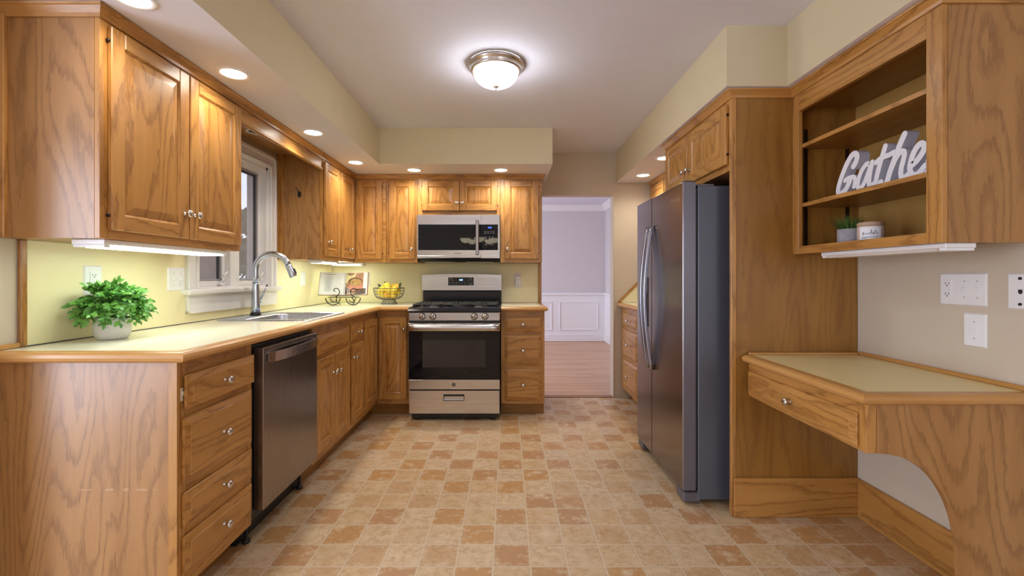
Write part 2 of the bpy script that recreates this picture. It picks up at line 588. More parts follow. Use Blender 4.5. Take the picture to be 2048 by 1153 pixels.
def sweep(p, path, prof, z=0.0, mat=0, smooth=False):
    """Sweep a closed profile [(outward, height)] along an XY polyline with mitred corners; outward is to the path's right."""
    n = len(path)
    pts = [Vector((a[0], a[1])) for a in path]
    dirs = [(pts[i + 1] - pts[i]).normalized() for i in range(n - 1)]

    def right(d):
        return Vector((d.y, -d.x))

    offs = []
    for i in range(n):
        if i == 0:
            offs.append(right(dirs[0]))
        elif i == n - 1:
            offs.append(right(dirs[-1]))
        else:
            a, c = right(dirs[i - 1]), right(dirs[i])
            s = a + c
            offs.append(s / max(0.2, 1 + a.dot(c)))
    k = len(prof)
    for i in range(n - 1):
        vs = []
        for e in (i, i + 1):
            for o, h in prof:
                q = pts[e] + offs[e] * o
                vs.append((q.x, q.y, z + h))
        fs = [(j, (j + 1) % k, k + (j + 1) % k, k + j) for j in range(k)]
        fs += [tuple(range(k - 1, -1, -1)), tuple(range(k, 2 * k))]
        p.add(vs, fs, mat, 'x' if abs(dirs[i].x) > abs(dirs[i].y) else 'y', smooth)
    return p


def text(p, body, size, b, depth=0.0006, mat=0, align='CENTER', shear=0.0):
    """Writing as real thin letters standing on basis b."""
    c = bpy.data.curves.new('lettering', 'FONT')
    c.body = body
    c.size = size
    c.align_x = align
    c.align_y = 'CENTER'
    c.shear = shear
    c.extrude = depth
    c.resolution_u = 3
    o = bpy.data.objects.new('lettering', c)
    COL.objects.link(o)
    dg = bpy.context.evaluated_depsgraph_get()
    me = o.evaluated_get(dg).to_mesh()
    vs = [b(v.co.x, v.co.y, v.co.z) for v in me.vertices]
    fs = [tuple(f.vertices) for f in me.polygons]
    o.evaluated_get(dg).to_mesh_clear()
    bpy.data.objects.remove(o)
    bpy.data.curves.remove(c)
    return p.add(vs, fs, mat)


ROOT = {}


def thing(name, label, cat, loc, group=None):
    o = bpy.data.objects.new(name, None)
    o.empty_display_size = 0.05
    COL.objects.link(o)
    o.location = loc
    o['label'] = label
    o['category'] = cat
    if group:
        o['group'] = group
    ROOT[o.name] = Vector(loc)
    return o


def part(p, name, mats, parent, label=None):
    """Link the collected pieces as one mesh object under parent (whose world place is known)."""
    base = ROOT[parent.name] if parent else Vector((0, 0, 0))
    return _link(p, name, mats, parent, base, label)


def _link(p, name, mats, parent, base, label=None):
    me = bpy.data.meshes.new(name)
    me.from_pydata([tuple(Vector(v) - base) for v in p.v], [], p.f)
    mats = mats if isinstance(mats, (list, tuple)) else [mats]
    for mname in mats:
        me.materials.append(MATS[mname])
    for i, poly in enumerate(me.polygons):
        poly.material_index = p.m[i]
        poly.use_smooth = p.s[i]
    at = me.attributes.new('grain', 'FLOAT_VECTOR', 'POINT')
    for i, g in enumerate(p.g):
        at.data[i].vector = g
    bm = bmesh.new()
    bm.from_mesh(me)
    bmesh.ops.recalc_face_normals(bm, faces=bm.faces)
    bm.to_mesh(me)
    bm.free()
    me.update()
    o = bpy.data.objects.new(name, me)
    COL.objects.link(o)
    if parent:
        o.parent = parent
    else:
        o.location = base
    ROOT[o.name] = base
    if label:
        o['label'] = label
    return o


def solo(p, name, mats, label, cat, loc, group=None):
    """A thing that is one mesh."""
    o = _link(p, name, mats, None, Vector(loc))
    o['label'] = label
    o['category'] = cat
    if group:
        o['group'] = group
    return o


def struct(p, name, mats, label=None):
    o = _link(p, name, mats, None, Vector((0, 0, 0)))
    o['kind'] = 'structure'
    o['label'] = label or name.replace('_', ' ')
    return o


# ------------------------------------------------------------------ main dimensions
XL, XR, YB = -1.70, 1.70, 4.36
CZ, SZ = 2.37, 2.08          # ceiling, underside of soffits
UB = 1.297                   # underside of the upper cabinets
CT = 0.92                    # countertop
Y0 = 1.42                    # kitchen begins; the breakfast area lies behind

# ------------------------------------------------------------------ setting
p = P(); box(p, (-3.3, -3.1, -0.1), (3.3, YB + 0.06, 0.0)); struct(p, 'floor', 'vinyl_tile', 'sheet vinyl floor printed with small tan and brown stone tiles')
p = P(); box(p, (-3.3, -3.1, CZ), (3.3, YB + 0.12, CZ + 0.1)); struct(p, 'ceiling', 'ceiling_paint', 'white painted kitchen ceiling')

# left wall with the window opening
WY0, WY1, WZ0, WZ1 = 2.46, 3.19, 1.10, 1.94
p = P()
xo = XL - 0.13
box(p, (xo, Y0, 0), (XL - 0.005, WY0, CZ)); box(p, (xo, WY1, 0), (XL - 0.005, YB + 0.12, CZ))
box(p, (xo, WY0, 0), (XL - 0.005, WY1, WZ0)); box(p, (xo, WY0, WZ1), (XL - 0.005, WY1, CZ))
struct(p, 'wall_left', 'wall_paint', 'tan painted wall behind the sink run')
DX0, DX1, DZ = 0.325, 1.03, 1.963
p = P()
box(p, (xo, YB, 0), (DX0, YB + 0.12, CZ)); box(p, (DX1, YB, 0), (XR + 0.13, YB + 0.12, CZ)); box(p, (DX0, YB, DZ), (DX1, YB + 0.12, CZ))
struct(p, 'wall_back', 'wall_paint', 'tan painted wall with the opening to the dining room')
p = P(); box(p, (XR + 0.005, Y0, 0), (XR + 0.13, YB + 0.12, CZ)); struct(p, 'wall_right', 'wall_paint', 'tan painted wall behind the desk and refrigerator')
# breakfast area behind the camera
p = P(); box(p, (-3.3, Y0 - 0.1, 0), (XL - 0.005, Y0, CZ)); box(p, (XR + 0.005, Y0 - 0.1, 0), (3.3, Y0, CZ)); struct(p, 'wall_return', 'wall_paint', 'tan wall returning beside the kitchen opening')
p = P()
box(p, (-3.3, -3.1, 0), (-3.2, -1.6, CZ)); box(p, (-3.3, 0.5, 0), (-3.2, Y0, CZ)); box(p, (-3.3, -1.6, 2.08), (-3.2, 0.5, CZ))
struct(p, 'wall_breakfast_left', 'wall_paint', 'breakfast area wall with the patio door')
p = P(); box(p, (3.2, -3.1, 0), (3.3, Y0, CZ)); struct(p, 'wall_breakfast_right', 'wall_paint', 'breakfast area side wall')
p = P()
box(p, (-3.2, -3.1, 0), (1.3, -3.0, CZ)); box(p, (2.9, -3.1, 0), (3.2, -3.0, CZ)); box(p, (1.3, -3.1, 0), (2.9, -3.0, 0.9)); box(p, (1.3, -3.1, 2.1), (2.9, -3.0, CZ))
struct(p, 'wall_breakfast_rear', 'wall_paint', 'breakfast area rear wall')
p = P(); box(p, (-3.2, -3.0, 0), (3.2, -2.985, 0.12)); struct(p, 'baseboard_rear', 'white_trim', 'white baseboard of the breakfast area')
p = P()
for a, c in ((-1.6, -1.5), (-0.6, -0.5), (0.4, 0.5)):
    box(p, (-3.28, a, 0), (-3.2, c, 2.08), ch=0.004)
box(p, (-3.28, -1.5, 0), (-3.2, 0.4, 0.08)); box(p, (-3.28, -1.5, 2.0), (-3.2, 0.4, 2.08))
struct(p, 'door_1', 'white_trim', 'white patio door frame of the breakfast area')

# soffits: tan faces, white underside
SM = ['soffit_paint', 'ceiling_paint']


def soffit(lo, hi, label):
    q = P(); box(q, lo, hi, mats=[0, 0, 0, 0, 1, 0]); return struct(q, 'ceiling_soffit', SM, label)


soffit((XL - 0.005, Y0, SZ), (-1.04, YB, CZ), 'tan soffit with white underside over the sink run')
soffit((-1.04, 3.63, SZ), (0.359, YB, CZ), 'tan soffit with white underside over the range wall')
soffit((1.045, 2.15, SZ), (XR + 0.005, YB, CZ), 'deep tan soffit over the refrigerator')
soffit((1.335, Y0, SZ), (XR + 0.005, 2.15, CZ), 'shallow tan soffit over the open shelf cabinet')

# ------------------------------------------------------------------ dining room beyond the opening
DY = 8.19
p = P(); box(p, (-2.6, YB + 0.06, -0.1), (1.9, DY + 0.1, -0.002)); struct(p, 'floor_dining', 'strip_floor', 'pinkish oak strip floor of the dining room')
p = P(); box(p, (-2.6, YB + 0.12, 2.47), (1.9, DY + 0.1, 2.57)); struct(p, 'ceiling_dining', 'ceiling_paint', 'white dining room ceiling')
p = P(); box(p, (-2.6, DY, 0), (1.9, DY + 0.1, 2.47)); struct(p, 'wall_dining_back', 'dining_paint', 'pale grey dining room wall')
p = P(); box(p, (1.77, YB + 0.12, 0), (1.9, DY, 2.47)); struct(p, 'wall_dining_right', 'dining_paint', 'pale grey dining room side wall')
p = P()
box(p, (-2.6, YB + 0.12, 0), (-2.45, 5.1, 2.47)); box(p, (-2.6, 7.5, 0), (-2.45, DY, 2.47)); box(p, (-2.6, 5.1, 0), (-2.45, 7.5, 0.65)); box(p, (-2.6, 5.1, 2.25), (-2.45, 7.5, 2.47))
struct(p, 'wall_dining_left', 'dining_paint', 'dining room wall with its window opening')
p = P(); box(p, (DX1 + 0.7, YB + 0.12, 0), (1.77, YB + 0.14, 2.47)); box(p, (-2.45, YB + 0.12, CZ), (1.77, YB + 0.14, 2.47)); struct(p, 'wall_dining_front', 'dining_paint', 'dining room side of the kitchen wall')


def wainscot(b, u0, u1, panels, name, label):
    q = P()
    box(q, (u0, 0, 0), (u1, 0.84, 0.008), b=b)
    box(q, (u0, 0, 0.008), (u1, 0.13, 0.024), b=b, ch=0.004)
    box(q, (u0, 0.835, 0.0), (u1, 0.885, 0.035), b=b, ch=0.008)
    for a, c in panels:
        for r in ((a, c, 0.20, 0.222), (a, c, 0.70, 0.722), (a, a + 0.022, 0.222, 0.70), (c - 0.022, c, 0.222, 0.70)):
            frustum(q, b, r, 0.008, (r[0] + 0.006, r[1] - 0.006, r[2] + 0.006, r[3] - 0.006), 0.022)
    return struct(q, name, 'white_trim', label)


wainscot(Basis((0, DY, 0), (1, 0, 0), (0, 0, 1), (0, -1, 0)), -2.45, 1.77, [(-0.95, -0.07), (0.05, 0.80), (0.93, 1.64)], 'trim_1', 'white panelled wainscot and chair rail across the dining room')
wainscot(Basis((1.77, 0, 0), (0, -1, 0), (0, 0, 1), (-1, 0, 0)), -DY, -(YB + 0.14), [(-8.05, -7.25), (-7.1, -6.3), (-6.15, -5.3)], 'trim_2', 'white panelled wainscot on the dining room side wall')
cove = [(0.0, -0.10), (0.015, -0.10), (0.03, -0.06), (0.07, -0.02), (0.085, 0.0), (0.0, 0.0)]
p = P(); sweep(p, [(-2.45, DY), (1.77, DY), (1.77, YB + 0.15)], cove, 2.47); struct(p, 'trim_3', 'white_trim', 'white crown moulding of the dining room')
p = P()
box(p, (DX1 - 0.012, YB - 0.006, 0), (DX1 + 0.0, YB + 0.126, DZ), ch=0.003)
struct(p, 'trim_4', 'wall_paint', 'painted jamb of the dining room opening')
p = P(); box(p, (DX0, YB - 0.005, 0), (DX1, YB + 0.075, 0.006), 'x', 0.002); struct(p, 'trim_5', 'oak_dark', 'dark wood threshold under the opening')

# ------------------------------------------------------------------ window over the sink
LB = Basis((XL, 0, 0), (0, 1, 0), (0, 0, 1), (1, 0, 0))      # u = Y, v = Z, n into the room
win = thing('window_1', 'white double casement window over the sink', 'window', (XL, 2.82, 1.5))
win['kind'] = 'structure'
p = P()
CY0, CY1, CZ1 = WY0 - 0.09, WY1 + 0.085, WZ1 + 0.09
for r in ((CY0, WY0, WZ0, CZ1), (WY1, CY1, WZ0, CZ1), (WY0, WY1, WZ1, CZ1)):
    box(p, (r[0], r[2], -0.004), (r[1], r[3], 0.012), b=LB)
for r in ((CY0, CY0 + 0.025, WZ0, CZ1), (CY1 - 0.025, CY1, WZ0, CZ1), (CY0, CY1, CZ1 - 0.025, CZ1), (WY0 - 0.022, WY0 - 0.006, WZ0, WZ1 + 0.006), (WY1 + 0.006, WY1 + 0.022, WZ0, WZ1 + 0.006), (WY0 - 0.022, WY1 + 0.022, WZ1 + 0.006, WZ1 + 0.022)):
    box(p, (r[0], r[2], 0.010), (r[1], r[3], 0.021), b=LB, ch=0.004)
part(p, 'casing', 'window_white', win)
p = P()
box(p, (CY0 - 0.03, 1.072, -0.08), (CY1 + 0.03, 1.10, 0.045), 'y', 0.006, b=LB); part(p, 'sill', 'window_white', win)
p = P(); prism(p, [(CY0 + 0.005, 0.985), (CY0 + 0.02, 0.972), (CY1 - 0.01, 0.972), (CY1, 0.985), (CY1, 1.072), (CY0, 1.072)], LB, -0.003, 0.018); part(p, 'apron', 'window_white', win)
MY0, MY1 = 2.775, 2.87
p = P()
box(p, (MY0, WZ0, -0.10), (MY1, WZ1, -0.012), b=LB, ch=0.004)
box(p, (WY0, WZ0, -0.125), (WY0 + 0.02, WZ1, -0.004), b=LB); box(p, (WY1 - 0.02, WZ0, -0.125), (WY1, WZ1, -0.004), b=LB)
box(p, (WY0, WZ1 - 0.02, -0.125), (WY1, WZ1, -0.004), b=LB); box(p, (WY0, WZ0, -0.125), (WY1, WZ0 + 0.012, -0.004), b=LB)
part(p, 'frame', 'window_white', win)
for a, c in ((WY0 + 0.02, MY0), (MY1, WY1 - 0.02)):
    zl, zh = WZ0 + 0.012, WZ1 - 0.02
    p = P()
    w = 0.035
    for r in ((a, a + w, zl, zh), (c - w, c, zl, zh), (a + w, c - w, zl, zl + w), (a + w, c - w, zh - w, zh)):
        box(p, (r[0], r[2], -0.085), (r[1], r[3], -0.045), b=LB, ch=0.003, mat=0)
    sash = part(p, 'sash', 'window_white', win)
    p = P()
    gi = (a + w, c - w, zl + w, zh - w)
    for r in ((gi[0], gi[0] + 0.008, gi[2], gi[3]), (gi[1] - 0.014, gi[1], gi[2], gi[3]), (gi[0], gi[1], gi[2], gi[2] + 0.008), (gi[0], gi[1], gi[3] - 0.012, gi[3])):
        box(p, (r[0], r[2], -0.07), (r[1], r[3], -0.042), b=LB)
    part(p, 'screen_frame', 'window_grey', sash)
    p = P()
    box(p, (gi[1] - 0.022, gi[2], -0.066), (gi[1] - 0.012, gi[3], -0.05), b=LB); box(p, (gi[0], gi[3] - 0.024, -0.066), (gi[1], gi[3] - 0.012, -0.05), b=LB)
    part(p, 'dark_sash_edge', 'window_dark', sash)  # dark bars for the sash edges, their shadow put into the colour
    p = P(); box(p, (gi[0], gi[2], -0.078), (gi[1], gi[3], -0.073), b=LB); part(p, 'pane', 'window_glass', sash)
    p = P(); box(p, (gi[0] + 0.004, gi[2] + 0.004, -0.0605), (gi[1] - 0.004, gi[3] - 0.004, -0.060), b=LB); part(p, 'insect_screen', 'screen_mesh', sash)
    p = P()
    cy = c - 0.055
    box(p, (cy - 0.02, zl + 0.006, -0.045), (cy + 0.02, zl + 0.024, -0.02), b=LB, ch=0.004)
    tube(p, [LB(cy, zl + 0.02, -0.025), LB(cy + 0.012, zl + 0.04, -0.012), LB(cy - 0.02, zl + 0.062, -0.006), LB(cy + 0.012, zl + 0.085, -0.004)], 0.006, 6)
    part(p, 'crank', 'white_plastic', sash)

# ------------------------------------------------------------------ garden outside the window
p = P(); box(p, (-14, -4, -0.75), (XL - 0.14, 16, -0.70)); struct(p, 'ground_outside', 'ground_outside', 'brown leaf-covered ground outside the window')


def tree(x, y, r, h, label):
    t = thing('tree', label, 'tree', (x, y, -0.7), 'bare trees outside the window')
    q = P()
    pts = [(x + random.uniform(-.08, .08) * k, y + random.uniform(-.08, .08) * k, -0.72 + h * k / 5) for k in range(6)]
    tube(q, pts, [r * (1.25 - 0.15 * k) for k in range(6)], 10)
    part(q, 'trunk', 'bark', t)
    for k in range(6):
        q = P()
        a = random.uniform(0, 2 * PI); z0 = random.uniform(1.0, h - 1.4); l = random.uniform(0.35, 0.6)
        s = Vector((x, y, z0))
        e = s + Vector((math.cos(a) * l, math.sin(a) * l, random.uniform(0.5, 1.2)))
        mid = (s + e) / 2 + Vector((0, 0, random.uniform(-.1, .2)))
        tube(q, [s, mid, e], [r * 0.3, r * 0.2, r * 0.07], 6)
        part(q, 'branch', 'bark', t)


for x, y, r in ((-3.9, 5.9, 0.22), (-5.2, 7.95, 0.26), (-4.7, 9.4, 0.2), (-6.9, 10.3, 0.30), (-6.2, 12.0, 0.28), (-8.0, 12.7, 0.33)):
    tree(x, y, r, 6.0, 'bare grey-brown tree standing outside the window over the sink')


def shrub(x, y, s):
    q = P()
    vs, fs = [], []
    for k in range(320):
        a, c = random.uniform(0, 2 * PI), random.uniform(-0.1, 1)
        rr = s * random.uniform(0.75, 1.0)
        d = Vector((math.cos(a) * math.sqrt(max(0, 1 - c * c)), math.sin(a) * math.sqrt(max(0, 1 - c * c)), c * 1.1)) * rr
        o = Vector((x, y, -0.55)) + d
        t1 = Vector((random.gauss(0, 1), random.gauss(0, 1), random.gauss(0, 1))).normalized() * s * 0.16
        t2 = t1.cross(d.normalized()).normalized() * s * 0.08
        i = len(vs)
        vs += [o - t1, o + t2, o + t1, o - t2]
        fs.append((i, i + 1, i + 2, i + 3))
    q.add(vs, fs)
    for k in range(5):
        tube(q, [(x, y, -0.72), (x + random.uniform(-.4, .4) * s, y + random.uniform(-.4, .4) * s, -0.55 + s * 0.9)], 0.02 * s, 5)
    solo(q, 'garden_shrub', 'shrub', 'scruffy evergreen shrub outside the window over the sink', 'shrub', (x, y, -0.7), 'shrubs outside the window')


for x, y, s in ((-3.85, 7.1, 0.62), (-6.3, 9.0, 0.62), (-5.4, 10.6, 0.75)):
    shrub(x, y, s)
q = P()
vs, fs = [], []
r_ = random.Random(5)
for k in range(5200):
    f, hh = r_.random(), r_.random()
    o = Vector((-11.5 + 5.0 * f, 9.6 + 7.4 * f, -0.7 + 3.9 * hh)) + Vector((r_.gauss(0, .22), r_.gauss(0, .22), 0))
    t1 = Vector((r_.gauss(0, 1), r_.gauss(0, 1), r_.gauss(0, 1))).normalized() * 0.20
    t2 = t1.orthogonal().normalized() * 0.10
    i = len(vs)
    vs += [o - t1, o + t2, o + t1, o - t2]
    fs.append((i, i + 1, i + 2, i + 3))
q.add(vs, fs)
solo(q, 'hedge', 'shrub', 'tall scruffy hedge closing the garden beyond the bare trees', 'hedge', (-9, 13.3, -0.7))


# ------------------------------------------------------------------ joinery
def raised_door(b, u0, u1, v0, v1, n0=0.0, th=0.017, sw=0.055):
    """Cabinet door: stiles, rails and a raised oak panel."""
    p = P()
    sw = min(sw, (u1 - u0) * 0.27)
    box(p, (u0, v0, n0), (u0 + sw, v1, n0 + th), b.gv, 0.003, b=b)
    box(p, (u1 - sw, v0, n0), (u1, v1, n0 + th), b.gv, 0.003, b=b)
    box(p, (u0 + sw, v0, n0), (u1 - sw, v0 + sw, n0 + th), b.gu, 0.003, b=b)
    box(p, (u0 + sw, v1 - sw, n0), (u1 - sw, v1, n0 + th), b.gu, 0.003, b=b)
    r = (u0 + sw - 0.002, u1 - sw + 0.002, v0 + sw - 0.002, v1 - sw + 0.002)
    # routed inner lip, then the panel's slope up to its field
    lip = (r[0] + 0.008, r[1] - 0.008, r[2] + 0.008, r[3] - 0.008)
    frustum(p, b, r, n0 + th - 0.001, lip, n0 + th - 0.008, b.gv, cap1=False)
    k = min(0.030, (u1 - u0) * 0.1)
    fld = (lip[0] + k, lip[1] - k, lip[2] + k, lip[3] - k)
    off = (random.uniform(-40, 40), random.uniform(-40, 40), random.uniform(-40, 40))
    frustum(p, b, lip, n0 + th - 0.0085, fld, n0 + th - 0.0015, b.gv)
    return p


def drawer_front(b, u0, u1, v0, v1, n0=0.0, th=0.018, sl=0.024):
    p = P()
    box(p, (u0, v0, n0), (u1, v1, n0 + th * 0.55), b.gu, 0.002, b=b)
    e = 0.004
    r0 = (u0 + e, u1 - e, v0 + e, v1 - e)
    r1 = (u0 + sl, u1 - sl, v0 + sl, v1 - sl)
    frustum(p, b, r0, n0 + th * 0.54, r1, n0 + th - 0.002, b.gu, cap1=False)
    r2 = (r1[0] + 0.0015, r1[1] - 0.0015, r1[2] + 0.0015, r1[3] - 0.0015)
    frustum(p, b, r1, n0 + th - 0.002, r2, n0 + th, b.gu)
    return p


def knob(b, u, v, n, parent, r=0.0155):
    bb = Basis(b(u, v, n), b.U, b.V, b.N)
    p = P()
    lathe(p, [(0.0085, -0.0005), (0.0085, 0.002), (0.0055, 0.005), (0.005, 0.014), (0.009, 0.018), (r, 0.021), (r * 1.02, 0.024), (r * 0.85, 0.0285), (r * 0.4, 0.031), (0, 0.0315)], bb, 16)
    return part(p, 'knob', 'nickel', parent)


def hinge(b, u, v, n, parent, side):
    p = P()
    box(p, (u - 0.004, v - 0.0045, n), (u + 0.004, v + 0.0045, n + 0.012), b=b, ch=0.0015)
    tube(p, [b(u, v - 0.006, n + 0.006), b(u, v + 0.006, n + 0.006)], 0.003, 6)
    return part(p, 'hinge', 'hinge_dark', parent)


def add_door(b, t, u0, u1, v0, v1, knob_at=None, hinge_side=None, n0=0.0005, name='door'):
    d = part(raised_door(b, u0, u1, v0, v1, n0), name, 'oak', t)
    if knob_at:
        knob(b, knob_at[0], knob_at[1], n0 + 0.0165, d)
    if hinge_side is not None:
        u = u0 - 0.003 if hinge_side < 0 else u1 + 0.003
        hinge(b, u, v0 + 0.05, n0, d, hinge_side); hinge(b, u, v1 - 0.05, n0, d, hinge_side)
    return d


def add_drawer(b, t, u0, u1, v0, v1, n0=0.0005, kn=True, name='drawer'):
    d = part(drawer_front(b, u0, u1, v0, v1, n0), name, 'oak', t)
    if kn:
        knob(b, (u0 + u1) / 2, (v0 + v1) / 2, n0 + 0.0175, d)
    return d


def carcass(b, t, u0, u1, v0, v1, depth, sw=0.035, frame=True, top=True, mat='oak_panel', toe=None, panel_lo=None, rails=(), ends=(True, True)):
    """Open box of panels behind a face frame."""
    p = P()
    th = 0.016
    zl = v0 if panel_lo is None else panel_lo
    box(p, (u0, zl, -depth), (u0 + th, v1, -0.019), b.gv, b=b)
    box(p, (u1 - th, v0, -depth), (u1, v1, -0.019), b.gv, b=b)
    box(p, (u0 + th, v0, -depth), (u1 - th, v0 + th, -0.019), b.gu, b=b)
    box(p, (u0 + th, v0 + th, -depth), (u1 - th, v1, -depth + 0.006), b.gv, b=b)
    if top:
        box(p, (u0 + th, v1 - th, -depth + 0.006), (u1 - th, v1, -0.019), b.gu, b=b)
    part(p, 'carcass', mat, t)
    if frame:
        p = P()
        box(p, (u0, v0, -0.0185), (u0 + sw, v1, 0), b.gv, 0.001, b=b)
        box(p, (u1 - sw, v0, -0.0185), (u1, v1, 0), b.gv, 0.001, b=b)
        zs = [v0] + list(rails) + [v1]
        box(p, (u0 + sw, v0, -0.0185), (u1 - sw, v1, -0.0004), b.gu, b=b)
        part(p, 'face_frame', 'oak', t)
    if toe is not None:
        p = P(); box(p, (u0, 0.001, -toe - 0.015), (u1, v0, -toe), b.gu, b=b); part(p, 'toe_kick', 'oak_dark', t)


BL = Basis((-1.37, 0, 0), (0, 1, 0), (0, 0, 1), (1, 0, 0))      # upper faces, sink wall
BB = Basis((0, 4.01, 0), (1, 0, 0), (0, 0, 1), (0, -1, 0))      # upper faces, range wall
GL = Basis((-1.10, 0, 0), (0, 1, 0), (0, 0, 1), (1, 0, 0))      # base faces, sink wall
GB = Basis((0, 3.77, 0), (1, 0, 0), (0, 0, 1), (0, -1, 0))      # base faces, range wall
UD, UT = 0.327, SZ - 0.002
DZ0, DZ1 = 1.327, 2.025

# upper cabinets -------------------------------------------------
t = thing('upper_cabinet', 'two-door oak upper cabinet between the end of the counter and the window', 'cabinet', (-1.53, 1.9, UB))
carcass(BL, t, 1.51, 2.30, UB, UT, UD)
p = P(); box(p, (1.498, UB, -0.330), (1.512, UT - 0.03, -0.310), 'z', 0.002, b=BL); part(p, 'scribe_strip', 'oak', t)
add_door(BL, t, 1.537, 1.912, DZ0, DZ1, (1.885, 1.432), -1)
add_door(BL, t, 1.918, 2.285, DZ0, DZ1, (1.945, 1.432), None)

t = thing('upper_cabinet', 'narrow single-door oak upper cabinet on the far side of the window', 'cabinet', (-1.53, 3.49, UB))
carcass(BL, t, 3.32, 3.655, UB, UT, UD)
p = P(); box(p, (3.311, UB, -0.330), (3.3195, UT - 0.01, -0.285), 'z', 0.001, b=BL); part(p, 'scribe_strip', 'oak', t)
add_door(BL, t, 3.34, 3.64, DZ0, DZ1, (3.40, 1.432), None)

t = thing('corner_upper_cabinet', 'oak corner upper cabinet with a folding two-leaf door above the cookbook', 'cabinet', (-1.53, 4.18, UB))
p = P()
box(p, (XL + 0.003, 3.657, UB), (-1.37 - 0.02, 4.345, UB + 0.016), 'x'); box(p, (-1.39, 4.03, UB), (-1.087, 4.345, UB + 0.016), 'x')
box(p, (XL + 0.003, 3.657, UB + 0.016), (XL + 0.01, 4.345, UT), 'z'); box(p, (XL + 0.01, 4.338, UB + 0.016), (-1.087, 4.345, UT), 'z')
box(p, (XL + 0.01, 3.657, UB + 0.016), (-1.39, 3.672, UT), 'z'); box(p, (-1.103, 4.03, UB + 0.016), (-1.087, 4.338, UT), 'z')
part(p, 'carcass', 'oak_panel', t)
p = P()
box(p, (3.657, UB, -0.0185), (3.99, UT, 0), 'y', b=BL); box(p, (-1.37, UB, -0.0185), (-1.087, UT, 0), 'x', b=BB)
part(p, 'face_frame', 'oak', t)
add_door(BL, t, 3.662, 3.985, DZ0, DZ1, (3.85, 1.40), None)
add_door(BB, t, -1.350, -1.120, DZ0, DZ1, None, 1)

t = thing('upper_cabinet', 'single-door oak upper cabinet between the corner cabinet and the microwave', 'cabinet', (-0.94, 4.18, UB))
carcass(BB, t, -1.085, -0.806, UB, UT, UD)
add_door(BB, t, -1.058, -0.828, DZ0, DZ1, (-0.853, 1.415), -1)

t = thing('upper_cabinet', 'short two-door oak upper cabinet directly above the microwave', 'cabinet', (-0.435, 4.18, 1.72))
carcass(BB, t, -0.804, -0.070, 1.72, UT, UD)
add_door(BB, t, -0.764, -0.434, 1.757, DZ1, (-0.455, 1.825), -1)
add_door(BB, t, -0.427, -0.095, 1.757, DZ1, (-0.405, 1.825), 1)

t = thing('upper_cabinet', 'single-door oak upper cabinet at the end of the range wall beside the opening', 'cabinet', (0.117, 4.18, UB))
carcass(BB, t, -0.068, 0.303, UB, UT, UD)
add_door(BB, t, -0.030, 0.272, DZ0, DZ1, (-0.005, 1.415), 1)

# valance over the window
t = thing('window_valance', 'oak valance board bridging the cabinets above the window', 'valance', (-1.37, 2.81, 2.0))
p = P()
box(p, (2.302, 1.957, -0.0185), (3.309, UT, -0.001), 'y', b=BL)
part(p, 'board', 'oak', t)
p = P(); box(p, (2.302, 1.955, -0.001), (3.309, 1.972, 0.010), 'y', 0.005, b=BL); part(p, 'bead', 'oak', t)
p = P(); box(p, (2.302, 2.068, -0.326), (3.309, UT, -0.019), 'y', b=BL); part(p, 'top_panel', 'oak_panel', t)

# crown moulding of the oak cabinets
crown = [(0.0, -0.042), (0.005, -0.042), (0.007, -0.030), (0.020, -0.012), (0.024, -0.010), (0.026, -0.002), (0.0, -0.002)]
p = P(); sweep(p, [(XL, 1.509), (-1.369, 1.509), (-1.369, 4.009), (0.304, 4.009), (0.304, YB - 0.01)], crown, SZ)
struct(p, 'trim_6', 'oak', 'oak crown moulding along the sink and range wall cabinets')

# base cabinets --------------------------------------------------
BT = 0.883
t = thing('base_cabinet', 'four-drawer oak base cabinet at the counter end with its top drawer ajar', 'cabinet', (-1.4, 1.7, 0))
carcass(GL, t, 1.50, 1.928, 0.105, BT, 0.595, toe=0.09, panel_lo=0.001, top=False)
p = P(); box(p, (1.4965, 0.001, -0.030), (1.4995, BT, -0.0005), 'z', 0.001, b=GL); part(p, 'corner_strip', 'oak', t)
p = P()
for a, c, h in ((-1.44, -1.385, 0.004), (-1.345, -1.312, 0.009), (-1.285, -1.262, 0.010), (-1.248, -1.200, 0.008), (-1.19, -1.165, 0.004)):
    k = [(a, 0.456), (a + (c - a) * .3, 0.456 - h / 2), (c - 0.006, 0.457 - h / 2), (c, 0.458), (c - 0.008, 0.456 + h / 2), (a + 0.008, 0.455 + h / 2)]
    prism(p, k, Basis((0, 1.4999, 0), (1, 0, 0), (0, 0, 1), (0, -1, 0)), 0, 0.0002)
part(p, 'scuff_mark', 'scuff', t, 'pale scuff marks')
# the top drawer hangs slightly open and askew
Bk = Basis(GL(1.526, 0, 0.0055), (0.021, 0.9997, 0.011), (0, -0.011, 0.9999), (0.9997, -0.021, 0))
d = part(drawer_front(Bk, 0, 0.392, 0.716, 0.833, 0.0005), 'drawer', 'oak', t)
knob(Bk, 0.19, 0.775, 0.0175, d)
p = P()
box(p, (1.510, 0.748, 0.0003), (1.519, 0.792, 0.0035), b=GL); box(p, (1.508, 0.766, 0.0035), (1.521, 0.78, 0.008), b=GL, ch=0.001)
part(p, 'drawer_slide', 'hardware_cream', t)
add_drawer(GL, t, 1.514, 1.915, 0.463, 0.690)
add_drawer(GL, t, 1.514, 1.915, 0.315, 0.436)
add_drawer(GL, t, 1.514, 1.915, 0.160, 0.288)

